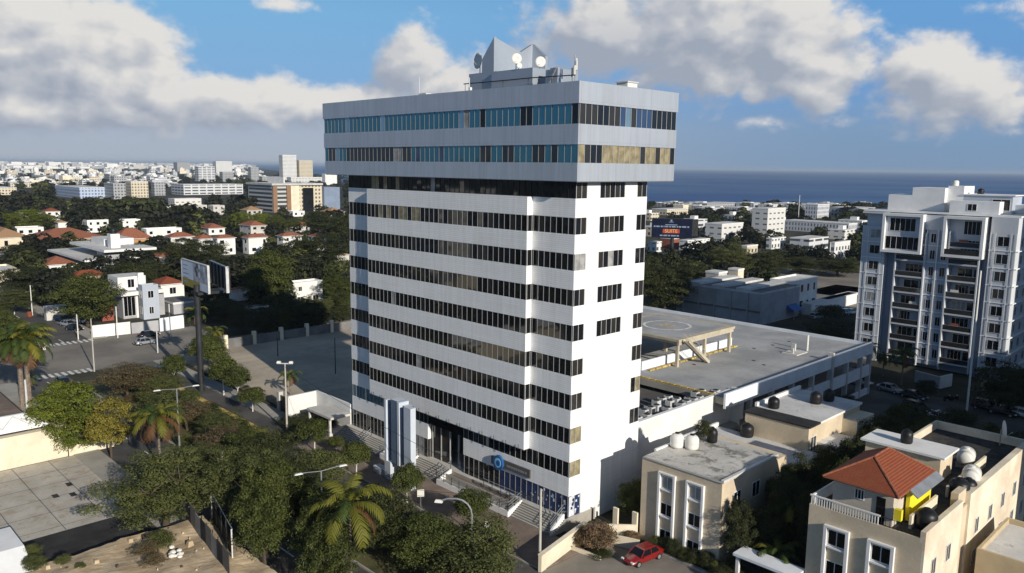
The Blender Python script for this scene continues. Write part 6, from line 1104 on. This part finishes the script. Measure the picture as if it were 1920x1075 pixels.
for i, (x, y) in enumerate(((-86, -62), (-96, -58), (-108, -64), (-118, -56), (-76, -70), (-66, -78), (-90, -90), (-110, -88), (-72, -96), (-130, -74), (-60, -92), (-84, -76), (-100, -100), (-122, -98))): tree(x, y, 9+i % 4, 8+i % 3*1.5, 'far_mid' if i % 2 else 'far_olive', 'tree across the avenue beyond the left edge, mirrored in the tower windows', group='trees mirrored in the tower windows', parts=False)
tree(5.0, -.9, 3.4, 2.9, 'bougain', 'reddish flowering bush behind the low cream wall', 'shrub', 'shrub'); tree(3.6, -1.6, 2.6, 2.2, 'bougain', 'second flowering bush beside the cream wall', 'shrub', 'shrub'); tree(6.0, -2.0, 2.4, .7, 'shrub', 'low green flower bed at the driveway corner', 'shrub', 'shrub'); tree(6.4, 2.4, 1.6, 1.4, 'bougain', 'small red flowering plant by the cream gate', 'shrub', 'shrub')
for i in range(8): tree(8.8+i*1.15, 3.05+.2*(i % 2), 1.5, 1.4+.3*(i % 3), 'shrub' if i % 3 else 'bush', 'dark shrub in the bed along the front of the beige house', 'shrub', 'shrub', 'shrubs along the beige house')
for i in range(9): tree(16.6+i*.75, 2.2+.8*(i % 3), 1.8, 1.5, 'shrub', 'dark shrub under the palms by the canopy', 'shrub', 'shrub', 'shrubs by the canopy', parts=False)
for px, pyb, w, top, k, l in ((1870, 775, 90, 680, 'dark', 'dark tree in front of the right wing of the apartment tower'), (1915, 770, 60, 690, 'dark', 'dark tree cut by the right edge beside the apartment tower'), (1735, 745, 34, 712, 'shrub', 'dark clipped shrub by the garage ramp'), (1800, 800, 60, 770, 'shrub', 'dark bush at the foot of the tall white lamp'), (1905, 765, 50, 735, 'shrub', 'low dark hedge along the far right forecourt'), (1586, 770, 40, 742, 'shrub', 'dark bush at the corner of the deck')): tpx(px, pyb, w, top, k, l)
# middle distance left
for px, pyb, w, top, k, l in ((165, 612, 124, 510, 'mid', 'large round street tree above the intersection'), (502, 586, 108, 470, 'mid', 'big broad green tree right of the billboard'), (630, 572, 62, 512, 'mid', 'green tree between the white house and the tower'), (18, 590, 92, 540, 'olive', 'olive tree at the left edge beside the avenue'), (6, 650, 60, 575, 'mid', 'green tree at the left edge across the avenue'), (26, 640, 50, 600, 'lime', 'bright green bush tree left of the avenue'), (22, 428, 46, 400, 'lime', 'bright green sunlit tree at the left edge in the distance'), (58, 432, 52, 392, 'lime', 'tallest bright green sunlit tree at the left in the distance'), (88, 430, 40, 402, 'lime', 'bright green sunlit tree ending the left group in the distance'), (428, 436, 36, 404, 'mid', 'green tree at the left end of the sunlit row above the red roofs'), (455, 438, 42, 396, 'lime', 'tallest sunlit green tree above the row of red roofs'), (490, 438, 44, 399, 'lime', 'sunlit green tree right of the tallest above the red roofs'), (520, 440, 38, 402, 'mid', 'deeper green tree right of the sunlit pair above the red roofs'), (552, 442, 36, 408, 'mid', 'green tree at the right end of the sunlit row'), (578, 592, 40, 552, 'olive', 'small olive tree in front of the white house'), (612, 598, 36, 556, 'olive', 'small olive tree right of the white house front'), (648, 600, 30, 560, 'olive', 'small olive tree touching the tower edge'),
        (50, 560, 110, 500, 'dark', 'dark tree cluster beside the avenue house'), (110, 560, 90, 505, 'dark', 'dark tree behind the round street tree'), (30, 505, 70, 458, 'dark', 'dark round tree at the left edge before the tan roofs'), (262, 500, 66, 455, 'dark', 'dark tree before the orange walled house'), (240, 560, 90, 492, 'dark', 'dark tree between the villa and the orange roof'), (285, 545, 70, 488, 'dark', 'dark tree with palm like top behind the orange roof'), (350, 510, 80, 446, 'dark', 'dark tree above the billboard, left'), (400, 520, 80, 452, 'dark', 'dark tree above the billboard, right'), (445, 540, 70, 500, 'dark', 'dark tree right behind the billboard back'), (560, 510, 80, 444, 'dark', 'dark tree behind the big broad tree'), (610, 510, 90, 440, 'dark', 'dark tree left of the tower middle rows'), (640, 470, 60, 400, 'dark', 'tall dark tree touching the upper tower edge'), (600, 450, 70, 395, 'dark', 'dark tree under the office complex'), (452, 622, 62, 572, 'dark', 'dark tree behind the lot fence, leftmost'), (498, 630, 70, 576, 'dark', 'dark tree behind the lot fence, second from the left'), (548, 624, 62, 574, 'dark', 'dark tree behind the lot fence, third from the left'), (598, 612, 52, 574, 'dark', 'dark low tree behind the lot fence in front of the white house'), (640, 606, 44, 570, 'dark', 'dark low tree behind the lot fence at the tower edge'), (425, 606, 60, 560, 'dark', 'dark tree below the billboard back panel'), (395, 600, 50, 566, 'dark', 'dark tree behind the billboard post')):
    tpx(px, pyb, w, top, k, l)
EXC = HX+[(0, 440, 70, 480), (40, 435, 215, 480), (200, 430, 345, 482), (310, 440, 445, 482), (455, 440, 510, 480), (520, 440, 570, 475), (575, 438, 615, 466), (60, 470, 232, 545), (-60, 484, 64, 560), (283, 512, 348, 566), (205, 520, 302, 640), (540, 525, 612, 578), (100, 590, 180, 640), (0, 575, 160, 760), (340, 475, 430, 560), (420, 604, 660, 760), (222, 412, 264, 432), (590, 458, 614, 484), (500, 340, 640, 400), (240, 600, 430, 700)]
def free(px, pyb, w, h): return not any(px+w/2 > a and px-w/2 < c and pyb > b_+3 and pyb-h < d_ for a, b_, c, d_ in EXC)
rc = random.Random(77)
BB += [(340, 432, 475, 560, 150, (0, 0, 0, 0)), (0, 160, 575, 700, 150, (0, 0, 0, 0)), (415, 660, 640, 760, 120, (0, 0, 0, 0)), (1218, 1305, 405, 450, 346, (0, 0, 0, 0))]
NOGO = [(-131, -99, -70, 16), (-100, -44, -30, 42), (-520, -129, -21, -7), (-60, -24, 150, 200), (-90, -40, 176, 235), (-50, 3, 10, 80), (-152, -128, -10, 16)]
PEND = []
def fill(n, rows, cols, hr, kinds, lab, grp, frac=.22, near=210):
    made = 0
    for i in range(n*12):
        if made >= n: break
        pyb = rc.uniform(*rows); px = rc.uniform(*cols); x, y = G(px, pyb); d = dist(x, y); hm = rc.uniform(*hr); w = hm*rc.uniform(.9, 1.35)
        if any(a-w*.3 < x < c+w*.3 and e-w*.3 < y < g_+w*.3 for a, c, e, g_ in NOGO+[q[5] for q in BB]): continue
        x0, x1, y0, y1 = px-w*.45*F0/d, px+w*.45*F0/d, pyb-hm*.95*F0/d, pyb; bad = False
        for a, c, e, g_, D, _q in BB:
            ov = max(0, min(c, x1)-max(a, x0))*max(0, min(g_, y1)-max(e, y0))
            if D > d and ov > frac*(c-a)*(g_-e+1e-3): bad = True; break
        if bad: continue
        made += 1; far = d > near; kd = rc.choices(kinds[1] if far else kinds[0], (6, 2.2, 1))[0]
        PEND.append((w/d, x, y, w, hm, kd, {'d': 'dark', 'm': 'deep green', 'o': 'olive'}[kd.replace('far_', '')[0]]+' tree '+lab+(' in the distance' if far else ''), grp, not far))
KK = (('dark', 'mid', 'olive'), ('far_dark', 'far_mid', 'far_olive'))
fill(150, (470, 632), (-10, 655), (5, 10), KK, 'among the shaded gardens left of the tower', 'garden trees of the left middle distance'); fill(150, (398, 480), (-10, 655), (4.5, 9), KK, 'among the red roofed houses left of the tower', 'trees among the red roofs', .12)
# middle distance right
for px, pyb, w, top, k, l in ((1245, 590, 110, 500, 'dark', 'big dark tree beside the tower, left of the grey hall'), (1290, 560, 90, 490, 'dark', 'dark tree behind the corner of the grey hall'), (1366, 530, 110, 456, 'olive', 'sunlit olive dark tree above the grey hall'), (1215, 560, 60, 480, 'dark', 'dark tree at the right edge of the tower'), (1560, 640, 110, 598, 'dark', 'very dark tree behind the deck, left of the apartment tower'), (1440, 520, 80, 470, 'dark', 'dark tree between grey hall and white block'), (1500, 515, 80, 480, 'dark', 'dark tree line left of the apartment tower'), (1570, 518, 90, 484, 'dark', 'dark tree line touching the apartment tower'), (1320, 500, 90, 450, 'far_dark', 'dark tree below the white four storey block'), (1555, 600, 50, 572, 'shrub', 'dark bush in the car yard')): tpx(px, pyb, w, top, k, l)
EXR = [(1215, 405, 1300, 476), (1318, 420, 1395, 458), (1405, 390, 1474, 470), (1505, 383, 1556, 420), (1470, 418, 1608, 442), (1478, 448, 1555, 472), (1554, 455, 1594, 490), (1300, 500, 1610, 620)]
fill(170, (404, 560), (1214, 1640), (4.5, 9.5), KK, 'in the wooded district right of the tower', 'trees of the right middle distance', .10)
# the largest of these trees stay single things, the rest join the far woods
NI = 285-sum(1 for o in bpy.data.objects if o.get('category') == 'tree'); PEND.sort(key=lambda q: -q[0])
for q in PEND[:NI]: tree(q[1], q[2], q[3], q[4], q[5], q[6], group=q[7], parts=q[8])
REST = PEND[NI:]
# far woods that read as one mass
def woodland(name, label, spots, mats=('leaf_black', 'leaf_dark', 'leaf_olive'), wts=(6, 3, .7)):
    base = [TREE['far_dark'][i][0] for i in range(3)]; vs, fs = [], []
    src = []
    for me in base:
        n = len(me.vertices); a = np.empty(n*3, dtype=np.float32); me.vertices.foreach_get('co', a); src.append(a.reshape(-1, 4, 3)[::3].copy())
    V = []; T = []; MI = []
    for i, (x, y, w, h) in enumerate(spots):
        q = src[i % 3].copy(); a = i*2.4; c, s = math.cos(a), math.sin(a); cen = q.mean(axis=1, keepdims=True); q = cen+(q-cen)*1.6
        X = (q[..., 0]*c-q[..., 1]*s)*w+x; Y = (q[..., 0]*s+q[..., 1]*c)*w+y; Zz = q[..., 2]*h; V.append(np.stack([X, Y, Zz], -1).reshape(-1, 3)); T.append(np.full(len(q), rc.random())*.6+np.random.default_rng(i).random(len(q))*.4); MI.append(np.full(len(q), rc.choices(range(3), wts)[0]))
    V = np.concatenate(V); T = np.concatenate(T); MI = np.concatenate(MI); N = len(T); me = bpy.data.meshes.new(name); me.vertices.add(4*N); me.vertices.foreach_set('co', V.astype(np.float32).ravel()); me.loops.add(4*N); me.loops.foreach_set('vertex_index', np.arange(4*N)); me.polygons.add(N); me.polygons.foreach_set('loop_start', np.arange(0, 4*N, 4))
    for m in mats: me.materials.append(M[m])
    me.polygons.foreach_set('material_index', MI.astype(np.int32)); me.attributes.new('tint', 'FLOAT', 'FACE').data.foreach_set('value', T.astype(np.float32)); me.update(); me.validate(); o = bpy.data.objects.new(name, me); COL.objects.link(o); return tag(o, label, 'woodland', kind='stuff')
EXF = [(104, 338, 282, 376), (280, 340, 460, 368), (314, 372, 380, 392), (500, 340, 640, 402), (-30, 340, 64, 368), (200, 430, 345, 482), (310, 438, 445, 482), (0, 436, 215, 480), (455, 440, 510, 480), (520, 442, 570, 475), (222, 412, 264, 432), (0, 394, 130, 432), (410, 396, 580, 440)]
sp = []
for i in range(1500):
    pyb = 353+96*(rc.random()**1.15); px = rc.uniform(-40, 660); x, y = G(px, pyb); d = dist(x, y); h = rc.uniform(7, 14); w = h*rc.uniform(1.0, 1.5)
    if any(px+w*F0/d/2 > a and px-w*F0/d/2 < c and pyb > b_+2 and pyb-h*F0/d*.9 < d_ for a, b_, c, d_ in EXF): continue
    sp.append((x, y, w, h))
sp += [q[1:5] for q in REST if pix(q[1], q[2], 0)[0] < 900]
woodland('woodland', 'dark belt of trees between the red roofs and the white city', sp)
sp = []
for i in range(500):
    pyb = rc.uniform(330, 356); px = rc.uniform(-40, 660); x, y = G(px, pyb); h = rc.uniform(5, 9); sp.append((x, y, h*1.6, h))
woodland('city_greenery', 'scattered dark trees among the far white blocks', sp)
sp = []
for i in range(700):
    pyb = rc.uniform(385, 452); px = rc.uniform(1205, 1660); x, y = G(px, pyb); d = dist(x, y); h = rc.uniform(4, 6.5) if pyb < 400 else rc.uniform(5, 9); w = h*1.5
    if any(px+w*F0/d/2 > a and px-w*F0/d/2 < c and pyb > b_+2 and pyb-h*F0/d*.9 < d_ for a, b_, c, d_ in EXR+[(1222, 392, 1292, 404), (1300, 381, 1382, 392)]): continue
    sp.append((x, y, w, h))
sp += [q[1:5] for q in REST if pix(q[1], q[2], 0)[0] >= 900]
woodland('shore_woods', 'dark belt of trees along the shore right of the tower', sp)
# ---------------------------------------------------------------- lamps, poles, signs
xa, ya = G(331, 727, 8.6); lamp_double(xa, ya, 8.4, R(78), 'double arm street lamp in the median near the yellow kerb', 2.8); xa, ya = G(602, 880, 8.6); lamp_double(xa, ya, 8.4, R(78), 'double arm street lamp in the median left of the coconut palm', 2.6)
xa, ya = G(885, 938, 7.6); lamp_curve(xa, ya, 7.6, R(35), 'single curved steel street lamp at the bottom centre')
x, y = -47.3, -6.4; lamp_t(x, y, hz(x, y, 682), R(45), 'tall pole with two floodlights beside the white wall'); x, y = G(177, 697); pole(x, y, hz(x, y, 598), 'tall slim pole at the intersection corner', .13, 'pole_concrete', False)
for px, py, top, lab in ((221, 634, 575, 'white pole in front of the modern house'), (147, 637, 590, 'grey lamp pole at the white corner wall'), (61, 592, 535, 'pole on the avenue with a white box and a red barrel'), (30, 622, 585, 'thin white pole at the left of the avenue'), (320, 632, 570, 'white pole beside the shaded wall'), (296, 662, 620, 'thin pole beside the silver car'), (52, 776, 712, 'pale concrete pole at the foot of the cluster palm')):
    x, y = G(px, py); pole(x, y, hz(x, y, top), lab, .13 if px != 52 else .2, 'plastic_white' if 'white' in lab else 'ac_grey', False)
for px, py, top, lab in ((521, 668, 634, 'thin dark lamp post in the lot, farther'), (629, 701, 633, 'thin dark lamp post in the lot, nearer the tower')): x, y = G(px, py, 1.0); pole(x, y, hz(x, y, top)-1, lab, .1, 'steel_dark', False, z=1.0)
x, y = G(421, 958); pole(x, y, hz(x, y, 845), 'bare concrete utility pole rising from the olive trees', .16, 'pole_concrete', False); x, y = 3.6, -8.0; pole(x, y, hz(x, y, 917), 'concrete utility pole in front of the tower corner', .15, 'pole_concrete', False)
x, y = G(1811, 787); pole(x, y, hz(x, y, 508), 'very tall slim white pole in front of the apartment tower', .17, 'plastic_white', False); x, y = G(1864, 765); pole(x, y, hz(x, y, 655), 'grey utility pole before the right wing of the apartment tower', .12, 'ac_grey', True); x, y = G(1554, 500); pole(x, y, hz(x, y, 455), 'pale pole beside the orange block', .3, 'ac_grey', False); x, y = G(1496, 420); pole(x, y, hz(x, y, 366), 'radio mast near the shore', .35, 'ac_grey', True)
small_sign(*G(789, 962), 2.6, 'white square sign on a post at the sidewalk', .75); small_sign(*G(914, 1000), 1.2, 'small white box sign below the curved lamp', .6)
x, y = G(60, 594); t = thing('barrel', 'orange red barrel at the foot of the avenue pole', 'barrel', (x+.6, y-.6, .1)); mb = MB(); mb.lathe((0, 0, 0), [(.55, 0), (.6, .3), (.55, .6), (.6, .9), (.5, 1.3)], 'tile_orange', 12); mb.build('body', t, local=True)
x, y = G(75, 655); t = thing('barrier', 'white and orange road barrier at the left of the intersection', 'barrier', (x, y, .05), None, .3); mb = MB(); mb.frust((-1.6, 1.6, -.4, .4), (-1.5, 1.5, -.2, .2), 0, 1.3, 'plastic_white'); mb.build('block', t, local=True); mb = MB(); mb.box(1.0, 1.5, -.43, .43, .2, 1.5, 'tile_orange'); mb.build('marker', t, local=True)
def wire(p, q, sag, label):
    t = thing('power_cable', label, 'cable', p, 'overhead cables'); mb = MB(); p, q = Vector(p), Vector(q); pts = [p.lerp(q, i/14)+Vector((0, 0, -sag*4*(i/14)*(1-i/14))) for i in range(15)]; mb.path(pts, .022, 'steel_dark', 4); mb.build('strand', t)
x, y = G(421, 958); wire((3.6, -8, hz(3.6, -8, 930)), (x, y, hz(x, y, 850)), 1.2, 'sagging cable between the two concrete poles'); wire((3.6, -8, hz(3.6, -8, 940)), (-47.3, -6.4, 9.5), 1.0, 'cable from the corner pole along the sidewalk')
# people-free streets: vehicles
car(9.3, .4, R(-97), 'car_red', 'red hatchback parked in the driveway beside the beige house', False); car(*G(118, 722), R(175), 'car_black', 'dark car driving across the near zebra crossing')
xs_, ys_ = G(273, 646); car(xs_, ys_, R(95), 'car_silver', 'silver car waiting at the shaded side street'); xs_, ys_ = G(262, 640); car(xs_-3, ys_+3, R(95), 'car_black', 'dark car behind the silver car at the side street'); xs_, ys_ = G(282, 652); car(xs_+.5, ys_-.5, R(95), 'car_white', 'pale car at the corner in front of the silver one') if False else None
car(*G(306, 706), R(100), 'car_blue', 'blue van parked in the shade by the street corner', True, s=1.1)
for i, (px, py, p, su, lab) in enumerate(((1612, 722, 'car_white', True, 'white off-road car parked at the back street, leftmost'), (1668, 735, 'car_silver', False, 'pale grey saloon parked right of the white one'), (1712, 748, 'car_black', False, 'black saloon parked before the garage ramp'), (1718, 772, 'car_black', True, 'black car on the near side of the back street'), (1768, 790, 'car_white', False, 'white car with dark bonnet half hidden by the roof edge'), (1850, 770, 'car_black', True, 'black car parked under the dark tree at the right'), (1880, 778, 'car_black', False, 'second black car parked at the right under the trees'), (1916, 782, 'car_white', False, 'white car cut by the right edge'))):
    x, y = G(px, py); car(x, y, R(-12 if i < 5 else -8), p, lab, su)
for i, (px, py) in enumerate(((1776, 752), (1790, 752))): motorbike(*G(px, py), R(70), 'motorbike parked at the garage ramp, '+('left', 'right')+' one' if False else 'motorbike parked at the garage ramp, '+('left one', 'right one')[i])
for i, (px, py, p, su) in enumerate(((116, 604, 'car_black', True), (128, 612, 'car_silver', False), (140, 620, 'car_black', False), (105, 598, 'car_white', True), (150, 606, 'car_silver', False))): x, y = G(px, py); car(x, y, R(20), p, ('black van', 'silver saloon', 'black saloon', 'white van', 'silver hatchback')[i]+' parked on the forecourt left of the white corner wall', su)
for i in range(8):
    px = 1530+i*9.5+rc.uniform(-2, 2); x, y = G(px, 598-i*1.3); car(x, y, R(80), rc.choice(('car_white', 'car_silver', 'car_black')), 'car parked in the yard beside the grey hall, seen far away', i % 2 == 0)['group'] = 'cars in the hall yard'
# ---------------------------------------------------------------- air
mb = MB(); mb.box(-30000, 30000, -20000, 45000, -12, 60, 'white_paint'); hzb = mb.build('haze'); hzb.data.materials.clear(); tag(hzb, 'thin sea haze over the whole city', 'haze', kind='stuff'); hm = bpy.data.materials.new('haze_air'); hm.use_nodes = True; ht = hm.node_tree; ht.nodes.remove(ht.nodes['Principled BSDF']); pv = ht.nodes.new('ShaderNodeVolumePrincipled'); pv.inputs['Color'].default_value = (.58, .70, .85, 1); pv.inputs['Density'].default_value = 6.5e-5; pv.inputs['Anisotropy'].default_value = .0; ht.links.new(pv.outputs[0], ht.nodes['Material Output'].inputs['Volume']); hzb.data.materials.append(hm)
